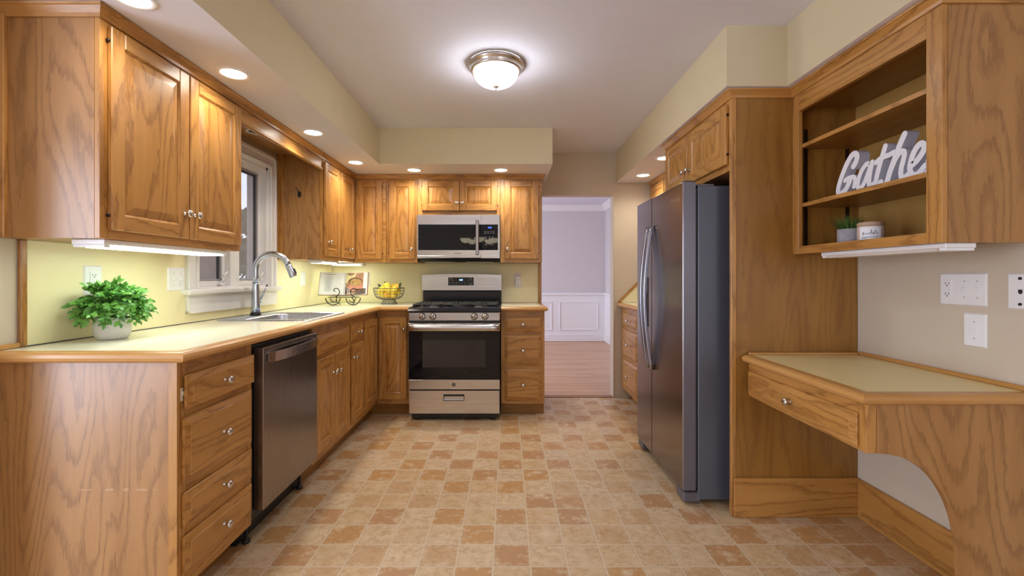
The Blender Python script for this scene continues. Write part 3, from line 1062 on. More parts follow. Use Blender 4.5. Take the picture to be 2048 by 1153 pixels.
t = thing('sink_base_cabinet', 'oak sink base with a false drawer front over two doors', 'cabinet', (-1.4, 2.82, 0))
carcass(GL, t, 2.525, 3.115, 0.105, BT, 0.595, toe=0.07, top=False)
part(drawer_front(GL, 2.565, 3.085, 0.712, 0.828, 0.0005), 'false_drawer_front', 'oak', t)
add_door(GL, t, 2.550, 2.822, 0.15, 0.687, (2.79, 0.575), -1)
add_door(GL, t, 2.832, 3.085, 0.15, 0.687, (2.862, 0.575), None)

t = thing('base_cabinet', 'narrow oak base cabinet with one drawer over one door beside the sink base', 'cabinet', (-1.4, 3.26, 0))
carcass(GL, t, 3.117, 3.405, 0.105, BT, 0.595, toe=0.07, top=False)
add_drawer(GL, t, 3.135, 3.390, 0.712, 0.828)
add_door(GL, t, 3.135, 3.390, 0.15, 0.687, (3.165, 0.60), None)

t = thing('corner_base_cabinet', 'oak corner base cabinet with a folding two-leaf door under the fruit bowl', 'cabinet', (-1.4, 4.05, 0))
p = P()
box(p, (XL + 0.003, 3.407, 0.105), (-1.12, 4.345, 0.121), 'x'); box(p, (-1.12, 3.79, 0.105), (-0.812, 4.345, 0.121), 'x')
box(p, (XL + 0.003, 3.407, 0.121), (-1.12, 3.422, BT), 'z'); box(p, (-0.828, 3.79, 0.121), (-0.812, 4.345, BT), 'z')
part(p, 'carcass', 'oak_panel', t)
p = P()
box(p, (3.407, 0.105, -0.0185), (3.751, BT, 0), 'y', b=GL); box(p, (-1.10, 0.105, -0.0185), (-0.812, BT, 0), 'x', b=GB)
part(p, 'face_frame', 'oak', t)
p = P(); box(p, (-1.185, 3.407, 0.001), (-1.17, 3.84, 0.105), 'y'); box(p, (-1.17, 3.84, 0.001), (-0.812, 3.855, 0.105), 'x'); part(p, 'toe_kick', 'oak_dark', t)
add_door(GL, t, 3.415, 3.748, 0.15, 0.828, None, -1)
add_door(GB, t, -1.080, -0.845, 0.145, 0.828, (-0.868, 0.735), None)

t = thing('base_cabinet', 'three-drawer oak base cabinet between the range and the opening', 'cabinet', (0.12, 4.05, 0))
carcass(GB, t, -0.058, 0.306, 0.105, BT, 0.57, toe=0.08, top=False)
add_drawer(GB, t, -0.030, 0.279, 0.710, 0.832)
add_drawer(GB, t, -0.030, 0.279, 0.426, 0.680)
add_drawer(GB, t, -0.030, 0.279, 0.140, 0.399)

# countertops ----------------------------------------------------
nose = [(-0.03, 0.0), (-0.004, 0.0), (0.004, -0.002), (0.012, -0.008), (0.016, -0.018), (0.012, -0.028), (0.004, -0.034), (-0.004, -0.036), (-0.03, -0.036)]
nose = [(o - 0.016, h) for o, h in nose]


def counter(name, label, loc, path, slabs, lam='counter_laminate'):
    t = thing(name, label, 'countertop', loc)
    q = P()
    for lo, hi in slabs:
        box(q, (lo[0], lo[1], loc[2] - 0.036), (hi[0], hi[1], loc[2]), 'x')
    part(q, 'laminate_top', lam, t)
    q = P(); sweep(q, path, nose, loc[2], smooth=False); part(q, 'wood_edge', 'oak_edge', t)
    return t


SX0, SX1, SY0, SY1 = -1.615, -1.125, 2.53, 3.055      # sink cut-out
xi = -1.05 - 0.046
counter('countertop', 'cream laminate L-shaped countertop with a rounded oak edge around the sink', (-1.4, 2.9, CT),
        [(XL + 0.002, 1.455), (-1.05, 1.455), (-1.05, 3.70), (-0.812, 3.70)],
        [((XL + 0.002, 1.455 + 0.046), (xi, SY0)), ((XL + 0.002, SY1), (xi, 3.746)), ((XL + 0.002, SY0), (SX0, SY1)), ((SX1, SY0), (xi, SY1)), ((XL + 0.002, 3.746), (-0.812, 4.342))])
counter('countertop', 'short cream laminate countertop with oak edge between the range and the opening', (0.12, 4.0, CT),
        [(-0.056, 3.70), (0.331, 3.70), (0.331, 4.342)], [((-0.056, 3.746), (0.285, 4.342))])

# backsplashes
t = thing('backsplash', 'pale yellow laminate backsplash behind the sink counter', 'backsplash', (XL, 2.9, 1.1))
p = P()
for r in ((1.585, CY0 - 0.002, 0.922, 1.296), (CY1 + 0.002, 4.345, 0.922, 1.296), (CY0 - 0.002, CY1 + 0.002, 0.922, 0.970)):
    box(p, (r[0], r[2], -0.004), (r[1], r[3], 0.0018), b=LB)
part(p, 'panel', 'splash_laminate', t)
p = P(); box(p, (1.562, 0.922, -0.004), (1.585, 1.296, 0.010), 'z', 0.003, b=LB); part(p, 'end_strip', 'oak', t)
p = P(); box(p, (2.815, 0.923, 0.0014), (2.817, 0.969, 0.0022), b=LB); part(p, 'seam', 'ash_plastic', t)
p = P(); box(p, (1.588, 0.9205, 0.0019), (4.34, 0.9235, 0.004), b=LB); part(p, 'caulk_line', 'rubber_gap', t)
p = P(); tube(p, [(XL + 0.004, 4.340, 0.925), (XL + 0.004, 4.340, 1.295)], 0.004, 8); part(p, 'corner_bead', 'white_plastic', t)
RB = Basis((0, 4.346, 0), (1, 0, 0), (0, 0, 1), (0, -1, 0))
t = thing('backsplash', 'pale yellow laminate backsplash behind the range', 'backsplash', (-0.7, 4.35, 1.1))
p = P(); box(p, (XL + 0.006, 0.922, -0.012), (0.292, 1.296, 0.0), b=RB); box(p, (-0.80, 1.296, -0.012), (-0.07, 1.716, -0.005), b=RB); part(p, 'panel', 'splash_laminate', t)
p = P(); box(p, (0.293, 0.922, -0.012), (0.318, 1.296, 0.012), 'z', 0.003, b=RB); part(p, 'end_strip', 'oak', t)

p = P(); box(p, (XL - 0.004, 1.425, 0.921), (XL + 0.010, 1.561, 0.938), 'y', 0.003); struct(p, 'trim_7', 'oak_edge', 'small oak strip on the wall at the counter end')

# ------------------------------------------------------------------ dishwasher
t = thing('dishwasher', 'stainless steel dishwasher under the counter beside the four-drawer cabinet', 'dishwasher', (-1.38, 2.23, 0))
p = P(); box(p, (1.938, 0.10, -0.58), (2.515, 0.872, -0.012), b=GL, ch=0.004); part(p, 'tub', 'black_plastic', t)
p = P(); box(p, (1.945, 0.001, -0.5), (2.51, 0.1, -0.075), b=GL); part(p, 'toe_panel', 'black_plastic', t)
for uu in (1.975, 2.48):
    p = P(); lathe(p, [(0.018, 0.0), (0.018, 0.012), (0.008, 0.014), (0.008, 0.11)], Basis(GL(uu, 0.0005, -0.05), (1, 0, 0), (0, 1, 0), (0, 0, 1)), 10); part(p, 'levelling_foot', 'black_plastic', t)
p = P(); box(p, (1.958, 0.148, -0.010), (2.508, 0.858, 0.036), 'z', 0.004, b=GL); dd = part(p, 'door', 'steel_dark', t)
p = P()
prof = []
for k in range(13):
    s = k / 12
    uu = 1.985 + 0.50 * s
    prof.append((uu, 0.036 + 0.030 * math.sin(PI * s) ** 0.6 + 0.004))
vs, fs = [], []
for uu, nn in prof:
    for dv, dn in ((-0.022, 0), (-0.022, -0.012), (0.022, -0.012), (0.022, 0)):
        vs.append(GL(uu, 0.808 + dv, nn + dn))
for k in range(12):
    for j in range(4):
        fs.append((k * 4 + j, k * 4 + (j + 1) % 4, k * 4 + 4 + (j + 1) % 4, k * 4 + 4 + j))
fs += [(0, 1, 2, 3), (51, 50, 49, 48)]
p.add(vs, fs)
box(p, (1.985, 0.79, 0.0362), (2.0, 0.826, 0.042), b=GL); box(p, (2.47, 0.79, 0.0362), (2.485, 0.826, 0.042), b=GL)
part(p, 'handle', 'steel', dd)

# ------------------------------------------------------------------ sink and faucet
t = thing('sink', 'stainless steel drop-in kitchen sink set in the countertop under the window', 'sink', (-1.37, 2.8, CT))
p = P()
ro = (SX0 - 0.022, SX1 + 0.018, SY0 - 0.022, SY1 + 0.022)
bi = (SX0 + 0.085, SX1 - 0.018, SY0 + 0.03, SY1 - 0.03)     # bowl mouth


def rrect(r, rad, z, n=5):
    out = []
    for cx, cy, a0 in ((r[1] - rad, r[3] - rad, 0), (r[0] + rad, r[3] - rad, 90), (r[0] + rad, r[2] + rad, 180), (r[1] - rad, r[2] + rad, 270)):
        for k in range(n):
            a = math.radians(a0 + 90 * k / (n - 1))
            out.append(Vector((cx + rad * math.cos(a), cy + rad * math.sin(a), z)))
    return out


def loft(q, rings, mat=0, smooth=True, cap=False):
    k = len(rings[0])
    vs = [v for r in rings for v in r]
    fs = []
    for j in range(len(rings) - 1):
        for i in range(k):
            fs.append((j * k + i, j * k + (i + 1) % k, (j + 1) * k + (i + 1) % k, (j + 1) * k + i))
    if cap:
        fs.append(tuple((len(rings) - 1) * k + i for i in range(k)))
    q.add(vs, fs, mat, 'z', smooth)


def shr(r, d):
    return (r[0] + d, r[1] - d, r[2] + d, r[3] - d)


loft(p, [rrect(ro, 0.03, CT + 0.0005), rrect(shr(ro, 0.003), 0.03, CT + 0.006), rrect(shr(ro, 0.010), 0.028, CT + 0.007), rrect(shr(ro, 0.016), 0.026, CT + 0.005),
         rrect(bi, 0.06, CT + 0.005), rrect(shr(bi, 0.006), 0.06, CT - 0.006), rrect(shr(bi, 0.012), 0.06, CT - 0.15), rrect(shr(bi, 0.03), 0.06, CT - 0.172), rrect(shr(bi, 0.10), 0.06, CT - 0.178)], cap=True)
part(p, 'basin', 'sink_steel', t)
cx, cy = (bi[0] + bi[1]) / 2, (bi[2] + bi[3]) / 2
p = P(); lathe(p, [(0.045, 0.0), (0.045, 0.003), (0.036, 0.004), (0.03, 0.001), (0, 0.001)], Basis((cx, cy, CT - 0.1775), (1, 0, 0), (0, 1, 0), (0, 0, 1)), 20); part(p, 'drain', 'chrome', t)

FX, FY = -1.595, 2.845
t = thing('faucet', 'brushed steel gooseneck pull-down faucet behind the sink', 'faucet', (FX, FY, CT))
fb = Basis((FX, FY, CT + 0.006), (1, 0, 0), (0, 1, 0), (0, 0, 1))
p = P(); lathe(p, [(0.031, 0), (0.031, 0.012), (0.029, 0.014)], fb, 24); part(p, 'base_ring', 'black_plastic', t)
p = P(); lathe(p, [(0.0285, 0.0145), (0.027, 0.05), (0.0225, 0.14), (0.0205, 0.195), (0.020, 0.20)], fb, 24); part(p, 'body', 'chrome', t)
p = P()
pts, R = [], 0.098
fd = Vector((0.985, 0.17, 0))
z0 = CT + 0.2065
pts.append(Vector((FX, FY, z0))); pts.append(Vector((FX, FY, z0 + 0.045)))
top = z0 + 0.09
for k in range(17):
    a = PI - (PI * 0.90) * k / 16
    pts.append(Vector((FX, FY, top)) + fd * (R + R * math.cos(a)) + Vector((0, 0, R * math.sin(a))))
tube(p, pts, 0.0182, 14); part(p, 'gooseneck', 'chrome', t)
e, dr = pts[-1], (pts[-1] - pts[-2]).normalized()
p = P(); tube(p, [e + dr * 0.001, e + dr * 0.012, e + dr * 0.05, e + dr * 0.082, e + dr * 0.086], [0.0188, 0.0198, 0.0215, 0.0235, 0.020], 16)
sp = part(p, 'spray_head', 'chrome', t)
p = P(); side = Vector((fd.x, fd.y, 0.3)); q0 = e + dr * 0.045 + fd * 0.022
bb = Basis(q0, dr, dr.cross(fd).normalized(), fd)
box(p, (-0.018, -0.008, -0.001), (0.018, 0.008, 0.007), b=bb, ch=0.003); part(p, 'spray_button', 'black_plastic', sp)
p = P()
hb = Vector((FX, FY, CT + 0.086))
lathe(p, [(0.014, 0.021), (0.014, 0.045), (0.0125, 0.05), (0, 0.051)], Basis(hb, (1, 0, 0), (0, 0, 1), (0, 1, 0)), 16)
tube(p, [hb + Vector((0.004, 0.040, 0.012)), hb + Vector((0.02, 0.052, 0.05)), hb + Vector((0.035, 0.06, 0.095))], [0.006, 0.0055, 0.005], 8)
part(p, 'lever', 'chrome', t)

# ------------------------------------------------------------------ gas range
RX0, RX1, RY = -0.806, -0.063, 3.64
RF = Basis((0, RY, 0), (1, 0, 0), (0, 0, 1), (0, -1, 0))
RC = (RX0 + RX1) / 2
t = thing('gas_range', 'stainless steel gas range with black oven window and four front knobs', 'range', (RC, 3.97, 0))
p = P(); box(p, (RX0 + 0.003, 0.045, -0.62), (RX1 - 0.003, 0.90, -0.0305), b=RF); part(p, 'body', 'black_enamel', t)
for uu in (RX0 + 0.06, RX1 - 0.06):
    for nn in (-0.06, -0.56):
        p = P(); lathe(p, [(0.022, 0.0005), (0.022, 0.02), (0.012, 0.022), (0.012, 0.046)], Basis(RF(uu, 0, nn), (1, 0, 0), (0, 1, 0), (0, 0, 1)), 12); part(p, 'levelling_foot', 'black_plastic', t)
p = P(); box(p, (RX0 + 0.02, 0.018, -0.10), (RX1 - 0.02, 0.0445, -0.035), b=RF); part(p, 'base_shadow_panel', 'black_plastic', t)  # black panel standing in for the thin shadow under the drawer
p = P(); box(p, (RX0, 0.812, -0.03), (RX1, 0.884, 0.004), 'x', 0.006, b=RF); cp = part(p, 'knob_panel', 'steel', t)
for px in (844.9, 866.1, 948.8, 970.4):
    uu = (px - 1016) * RY / 900
    bb = Basis(RF(uu, 0.848, 0.0045), RF.U, RF.V, RF.N)
    p = P(); lathe(p, [(0.0285, 0), (0.0285, 0.004), (0.025, 0.007), (0.0225, 0.017), (0.021, 0.019), (0, 0.0195)], bb, 24)
    box(p, (-0.0055, -0.0205, 0.018), (0.0055, 0.0205, 0.030), b=bb, ch=0.003)
    kb = part(p, 'burner_knob', 'nickel', cp)
    p = P(); box(p, (0.0065, -0.020, 0.0196), (0.0105, 0.020, 0.0206), b=bb); part(p, 'pointer_groove', 'black_plastic', kb)
p = P(); box(p, (RX0 + 0.004, 0.795, -0.03), (RX1 - 0.004, 0.811, -0.006), b=RF); part(p, 'vent_gap', 'black_plastic', t)
# oven door
p = P()
DZa, DZb = 0.255, 0.793
box(p, (RX0 + 0.002, 0.725, -0.03), (RX1 - 0.002, DZb, 0.004), 'x', 0.004, b=RF)
box(p, (RX0 + 0.002, DZa, -0.03), (RX1 - 0.002, 0.338, 0.004), 'x', 0.004, b=RF)
od = part(p, 'oven_door', 'steel', t)
p = P()
wi = (-0.692, -0.183, 0.437, 0.655)
oz = (RX0 + 0.002, RX1 - 0.002, 0.3385, 0.7245)
for r in ((oz[0], wi[0], oz[2], oz[3]), (wi[1], oz[1], oz[2], oz[3]), (wi[0], wi[1], oz[2], wi[2]), (wi[0], wi[1], wi[3], oz[3])):
    box(p, (r[0], r[2], -0.028), (r[1], r[3], 0.003), b=RF)
part(p, 'glass_surround', 'black_gloss', od)
p = P(); box(p, (wi[0], wi[2], -0.02), (wi[1], wi[3], 0.0026), b=RF); part(p, 'oven_window', 'oven_glass' if 'oven_glass' in MATS else 'black_gloss', od)
p = P()
hz = 0.760
vs, fs, N = [], [], 14
sec = [(-0.029, 0.0), (-0.026, -0.014), (0.0, -0.018), (0.026, -0.014), (0.029, 0.0), (0.02, 0.011), (0, 0.015), (-0.02, 0.011)]
for k in range(N + 1):
    s = k / N
    uu = RX0 + 0.006 + (RX1 - RX0 - 0.012) * s
    nn = 0.040 + 0.016 * math.sin(PI * s) ** 0.5
    for dv, dn in sec:
        vs.append(RF(uu, hz + dv, nn + dn))
for k in range(N):
    for j in range(8):
        fs.append((k * 8 + j, k * 8 + (j + 1) % 8, k * 8 + 8 + (j + 1) % 8, k * 8 + 8 + j))
fs += [tuple(range(8)), tuple(N * 8 + j for j in range(8))]
p.add(vs, fs, 0, 'x', True)
box(p, (RX0 + 0.008, hz - 0.02, 0.0042), (RX0 + 0.035, hz + 0.02, 0.035), b=RF, ch=0.003); box(p, (RX1 - 0.035, hz - 0.02, 0.0042), (RX1 - 0.008, hz + 0.02, 0.035), b=RF, ch=0.003)
part(p, 'door_handle', 'steel', od)
bb = Basis(RF((907.8 - 1016) * RY / 900, 0.297, 0.0042), RF.U, RF.V, RF.N)
p = P(); lathe(p, [(0.0165, 0), (0.0165, 0.0012), (0, 0.0013)], bb, 28, 0); lathe(p, [(0.0148, 0.0013), (0.0148, 0.0016), (0.0128, 0.0016), (0.0128, 0.0013)], bb, 28, 1, caps=False)
text(p, 'GE', 0.0165, Basis(bb(0, 0, 0.0014), bb.U, bb.V, bb.N), 0.0004, 1, shear=0.3)
part(p, 'maker_badge', ['cast_iron', 'nickel'], od)
# storage drawer
p = P()
hr = (-0.517, -0.358, 0.170, 0.213)
for r in ((RX0 + 0.008, hr[0], 0.062, 0.247), (hr[1], RX1 - 0.006, 0.062, 0.247), (hr[0], hr[1], 0.062, hr[2]), (hr[0], hr[1], hr[3], 0.247)):
    box(p, (r[0], r[2], -0.03), (r[1], r[3], 0.002), 'x', b=RF)
box(p, (hr[0], hr[2], -0.03), (hr[1], hr[3], -0.022), b=RF)
sd = part(p, 'storage_drawer', 'steel', t)
p = P()
for r in ((hr[0] - 0.005, hr[1] + 0.005, hr[2] - 0.005, hr[2]), (hr[0] - 0.005, hr[1] + 0.005, hr[3], hr[3] + 0.005), (hr[0] - 0.005, hr[0], hr[2], hr[3]), (hr[1], hr[1] + 0.005, hr[2], hr[3])):
    box(p, (r[0], r[2], 0.0021), (r[1], r[3], 0.0055), b=RF)
box(p, (hr[0], hr[3] - 0.012, -0.018), (hr[1], hr[3], 0.002), b=RF)
part(p, 'pull_recess', 'cast_iron', sd)
# cooktop
p = P()
prof = [(0.012, 0.885), (0.016, 0.893), (0.010, 0.909), (-0.012, 0.919), (-0.03, 0.921), (-0.04, 0.912), (-0.60, 0.912), (-0.60, 0.90), (-0.03, 0.885)]
prism(p, [(n, z) for n, z in prof], Basis((RX0 - 0.001, RY, 0), (0, -1, 0), (0, 0, 1), (1, 0, 0)), 0, RX1 - RX0 + 0.002, 'x')
for a, c in ((RX0, RX0 + 0.018), (RX1 - 0.018, RX1)):
    box(p, (a, 0.9115, -0.60), (c, 0.924, -0.035), b=RF, ch=0.004)
ct = part(p, 'cooktop', 'black_enamel', t)
for uu, nn, r in ((RX0 + 0.17, -0.16, 0.046), (RX0 + 0.17, -0.45, 0.038), (RX1 - 0.17, -0.16, 0.05), (RX1 - 0.17, -0.45, 0.034), (RC, -0.30, 0.05)):
    p = P(); bb = Basis(RF(uu, 0.9122, nn), (1, 0, 0), (0, 1, 0), (0, 0, 1))
    lathe(p, [(r * 1.25, 0), (r * 1.2, 0.006), (r, 0.007), (r, 0.016), (r * 0.9, 0.02), (0, 0.021)], bb, 20); part(p, 'burner', 'cast_iron', ct)
gw = (RX1 - RX0 - 0.044) / 3
for k in range(3):
    a = RX0 + 0.022 + gw * k + 0.003
    c = a + gw - 0.006
    p = P()
    zt, zb = 0.946, 0.934
    for lo, hi in (((a, -0.58), (a + 0.012, -0.045)), ((c - 0.012, -0.58), (c, -0.045)), ((a, -0.057), (c, -0.045)), ((a, -0.58), (c, -0.568)), ((a, -0.318), (c, -0.306))):
        box(p, (lo[0], zb, lo[1]), (hi[0], zt, hi[1]), b=RF, ch=0.003)
    m_ = (a + c) / 2
    for nn in (-0.17, -0.45):
        box(p, (a, zb, nn - 0.005), (m_ - 0.025, zt, nn + 0.005), b=RF, ch=0.002); box(p, (m_ + 0.025, zb, nn - 0.005), (c, zt, nn + 0.005), b=RF, ch=0.002)
        box(p, (m_ - 0.005, zb, nn + 0.025), (m_ + 0.005, zt, nn + 0.12), b=RF, ch=0.002); box(p, (m_ - 0.005, zb, nn - 0.12), (m_ + 0.005, zt, nn - 0.025), b=RF, ch=0.002)
    for uu in (a + 0.006, c - 0.006):
        for nn in (-0.051, -0.312, -0.574):
            box(p, (uu - 0.006, 0.9125, nn - 0.006), (uu + 0.006, zb, nn + 0.006), b=RF)
    part(p, 'grate', 'cast_iron', ct)
# backguard
KB = Basis((0, 4.265, 0), (1, 0, 0), (0, 0, 1), (0, -1, 0))
p = P(); box(p, (RX0 + 0.0, 0.90, -0.06), (RX1 + 0.0, 1.036, 0.0), b=KB, ch=0.004); part(p, 'back_riser', 'black_enamel', t)
p = P(); prism(p, [(RX0 - 0.006, 1.042), (RX1 + 0.001, 1.042), (RX1 + 0.001, 1.186), (RC + 0.15, 1.195), (RC - 0.15, 1.195), (RX0 - 0.006, 1.186)], KB, -0.06, 0.016, 'x')
bg = part(p, 'backguard', 'steel', t)
p = P(); box(p, (RX0, 1.0365, -0.055), (RX1 - 0.002, 1.0415, 0.006), b=KB); part(p, 'shadow_strip', 'black_plastic', bg)
dl = (-0.565, -0.324, 1.088, 1.164)
p = P(); box(p, (dl[0], dl[2], 0.0162), (dl[1], dl[3], 0.019), b=KB, ch=0.0012); dp = part(p, 'control_panel', 'black_plastic', bg)
p = P()
mid = (dl[0] + dl[1]) / 2
text(p, '4:01', 0.022, Basis(KB(mid + 0.002, 1.139, 0.0193), KB.U, KB.V, KB.N), 0.0003, 0)
part(p, 'clock_display', 'display_white', dp)
p = P()
for uu, zz, w in [(dl[0] + 0.014, 1.139, .012), (dl[0] + 0.045, 1.139, .012), (dl[1] - 0.045, 1.139, .014), (dl[1] - 0.018, 1.139, .012), (dl[0] + .014, 1.112, .01), (dl[0] + .045, 1.112, .012), (dl[0] + .078, 1.110, .012), (dl[0] + .106, 1.110, .006), (dl[0] + .13, 1.110, .005), (dl[0] + .157, 1.110, .01), (dl[1] - .045, 1.112, .01), (dl[1] - .018, 1.112, .012), (dl[0] + .025, 1.155, .028), (dl[1] - .028, 1.155, .022), (dl[1] - .028, 1.097, .026)]:
    box(p, (uu - w / 2, zz - 0.0022, 0.0191), (uu + w / 2, zz + 0.0022, 0.0195), b=KB)
part(p, 'button_marks', 'ash_plastic', dp)

# ------------------------------------------------------------------ microwave
MF = Basis((0, 3.955, 0), (1, 0, 0), (0, 0, 1), (0, -1, 0))
MX0, MX1, MZ0, MZ1 = -0.800, -0.073, 1.334, 1.714
t = thing('microwave', 'stainless steel over-the-range microwave with black glass door', 'microwave', ((MX0 + MX1) / 2, 4.15, MZ0))
p = P(); prism(p, [(-0.03, MZ0 + 0.003), (-0.03, MZ1), (-0.375, MZ1), (-0.375, 1.305), (-0.10, 1.305)], Basis((MX0 + 0.004, 3.955, 0), (0, -1, 0), (0, 0, 1), (1, 0, 0)), 0, MX1 - MX0 - 0.008); part(p, 'body', 'cast_iron', t)


def mx(px):
    return (px - 1016) * 3.955 / 900


def mz(py):
    return CAMZ - (py - 555) * 3.955 / 900


seam = mx(962.2)
gz0, gz1 = mz(500.8), mz(449.3)
p = P()
gl = (mx(836.5), mx(951.2))
for r in ((MX0, seam - 0.001, gz1, MZ1), (MX0, seam - 0.001, MZ0, gz0), (MX0, gl[0], gz0, gz1)):
    box(p, (r[0], r[2], -0.029), (r[1], r[3], 0.0), 'x', b=MF)
box(p, (MX0, MZ0 - 0.001, -0.029), (seam - 0.001, MZ0 + 0.022, 0.003), 'x', 0.004, b=MF)
md = part(p, 'door', 'steel', t)
p = P(); box(p, (gl[0], gz0, -0.029), (seam - 0.001, gz1, -0.002), b=MF); part(p, 'door_glass', 'black_gloss', md)
p = P()
hx0, hx1 = mx(951.8), mx(957.8)
box(p, (hx0, mz(510), 0.028), (hx1, mz(440.8), 0.040), 'z', 0.004, b=MF)
box(p, (hx0 + 0.003, mz(509), 0.0002), (hx1 - 0.003, mz(505.5), 0.029), b=MF); box(p, (hx0 + 0.003, mz(445), 0.0002), (hx1 - 0.003, mz(441.5), 0.029), b=MF)
part(p, 'door_handle', 'handle_steel', md)
p = P(); text(p, 'SAMSUNG', 0.0135, Basis(MF(mx(915.5), mz(507.2), 0.0006), MF.U, MF.V, MF.N), 0.0004); part(p, 'maker_lettering', 'cast_iron', md)
p = P()
for r in ((seam + 0.001, MX1, gz1, MZ1), (seam + 0.001, MX1, MZ0 - 0.001, gz0), (mx(996), MX1, gz0, gz1)):
    box(p, (r[0], r[2], -0.029), (r[1], r[3], 0.0), 'x', b=MF)
mc = part(p, 'control_housing', 'steel', t)
p = P(); box(p, (seam + 0.001, gz0, -0.029), (mx(996), gz1, -0.002), b=MF); part(p, 'control_glass', 'black_gloss', mc)
p = P(); text(p, '4:01', 0.021, Basis(MF(mx(979.8), mz(455.6), -0.0014), MF.U, MF.V, MF.N), 0.0003); part(p, 'clock_display', 'display_blue', mc)
p = P()
for j, y in enumerate((463.5, 466.5)):
    for x in (970.5, 976, 981.5, 987):
        box(p, (mx(x) - 0.006, mz(y) - 0.0017, -0.0019), (mx(x) + 0.006, mz(y) + 0.0017, -0.0014), b=MF)
for y in (474.5, 478, 481.5, 485):
    for x in (972, 978.5, 985.5):
        box(p, (mx(x) - 0.003, mz(y) - 0.003, -0.0019), (mx(x) + 0.003, mz(y) + 0.003, -0.0014), b=MF)
for x in (972, 985):
    box(p, (mx(x) - 0.008, mz(490) - 0.002, -0.0019), (mx(x) + 0.008, mz(490) + 0.002, -0.0014), b=MF)
part(p, 'button_marks', 'ink_soft', mc)
p = P()
for k in range(2):
    a = MX0 + 0.06 + 0.36 * k
    box(p, (a, 4.06, 1.3015), (a + 0.25, 4.20, 1.3045), 'x', 0.001)
part(p, 'grease_filter', 'nickel', t)

# ------------------------------------------------------------------ refrigerator
FRX, FY0, FY1 = 0.89, 2.29, 3.095
RR = Basis((FRX, 0, 0), (0, -1, 0), (0, 0, 1), (-1, 0, 0))    # u = -Y
t = thing('refrigerator', 'dark stainless side-by-side refrigerator standing in the oak surround', 'refrigerator', (1.28, 2.69, 0))
p = P(); box(p, (0.968, FY0, 0.03), (1.66, FY1, 1.632), ch=0.004); part(p, 'body', 'fridge_side', t)
p = P(); box(p, (0.956, FY0 + 0.012, 0.085), (0.9675, FY1 - 0.012, 1.62)); part(p, 'door_gasket', 'rubber_gap', t)
SPL = 2.79
for a, c, nm in ((FY0, SPL - 0.003, 'refrigerator_door'), (SPL + 0.003, FY1, 'freezer_door')):
    p = P()
    zt = 1.655
    disp = nm == 'freezer_door'
    if not disp:
        box(p, (-c, 0.075, -0.065), (-a, zt, 0.0), 'z', 0.006, b=RR)
    else:
        d0, d1, dz0, dz1 = 2.86, 3.03, 0.85, 1.165
        for r in ((a, d0, 0.075, zt), (d1, c, 0.075, zt), (d0, d1, 0.075, dz0), (d0, d1, dz1, zt)):
            box(p, (-r[1], r[2], -0.065), (-r[0], r[3], 0.0), 'z', b=RR)
    dr_ = part(p, nm, ['fridge_steel'], t)
    if not disp:
        p = P(); box(p, (-a - 0.0, 0.08, -0.064), (-a + 0.002, zt - 0.006, -0.004), b=RR); part(p, 'door_side', 'fridge_trim', dr_)
        p = P(); text(p, 'Whirlpool', 0.036, Basis(RR(-2.40, 1.575, 0.0004), RR.U, RR.V, RR.N), 0.0004, shear=0.25); part(p, 'maker_lettering', 'nickel', dr_)
    else:
        p = P()
        box(p, (-d1, dz0, -0.064), (-d0, dz1, -0.055), b=RR)
        box(p, (-d1, 1.07, -0.055), (-d0, dz1, -0.004), b=RR)
        part(p, 'dispenser_cavity', 'black_gloss', dr_)
        p = P()
        for r in ((d0, d0 + 0.008, dz0, dz1), (d1 - 0.008, d1, dz0, dz1), (d0 + 0.008, d1 - 0.008, dz0, dz0 + 0.01)):
            box(p, (-r[1], r[2], -0.05), (-r[0], r[3], 0.004), b=RR, ch=0.001)
        box(p, (-2.97, 0.99, -0.05), (-2.92, 1.068, -0.03), b=RR, ch=0.003)
        part(p, 'dispenser_trim', 'fridge_trim', dr_)
    hy = SPL - 0.036 if not disp else SPL + 0.036
    p = P()
    vs, fs, N = [], [], 24
    for k in range(N + 1):
        s = k / N
        z = 0.60 + 0.88 * s
        off = 0.008 + 0.046 * math.sin(PI * s) ** 0.85
        w = 0.013
        for du, dn in ((-w, -0.004), (-w, 0.006), (-w * 0.5, 0.012), (w * 0.5, 0.012), (w, 0.006), (w, -0.004), (w * 0.4, -0.009), (-w * 0.4, -0.009)):
            vs.append(RR(-hy + du, z, max(0.0005, off + dn)))
    for k in range(N):
        for j in range(8):
            fs.append((k * 8 + j, k * 8 + (j + 1) % 8, k * 8 + 8 + (j + 1) % 8, k * 8 + 8 + j))
    fs += [tuple(range(8)), tuple(N * 8 + j for j in range(8))]
    p.add(vs, fs, 0, 'z', True)
    part(p, 'handle', 'handle_steel', dr_)
for a, c in ((FY0 + 0.005, FY0 + 0.10), (FY1 - 0.10, FY1 - 0.005)):
    p = P(); box(p, (0.895, a, 0.015), (0.985, c, 0.066), ch=0.006); box(p, (0.91, a + 0.02, 0.066), (0.95, c - 0.01, 0.0745), ch=0.002); part(p, 'hinge_foot', 'fridge_trim', t)
p = P(); box(p, (0.975, FY0 + 0.1, 0.012), (0.99, FY1 - 0.1, 0.075)); part(p, 'base_grille', 'black_plastic', t)
for yy in (FY0 + 0.05, FY1 - 0.05):
    p = P(); lathe(p, [(0.02, 0.0005), (0.02, 0.02), (0.012, 0.031)], Basis((1.5, yy, 0), (1, 0, 0), (0, 1, 0), (0, 0, 1)), 10); part(p, 'roller_foot', 'black_plastic', t)
for a in (FY0 + 0.02, FY1 - 0.12):
    p = P(); box(p, (0.90, a, 1.6555), (0.955, a + 0.05, 1.664), ch=0.003); box(p, (0.955, a, 1.633), (1.06, a + 0.10, 1.645), ch=0.003); part(p, 'hinge_cover', 'fridge_trim', t)

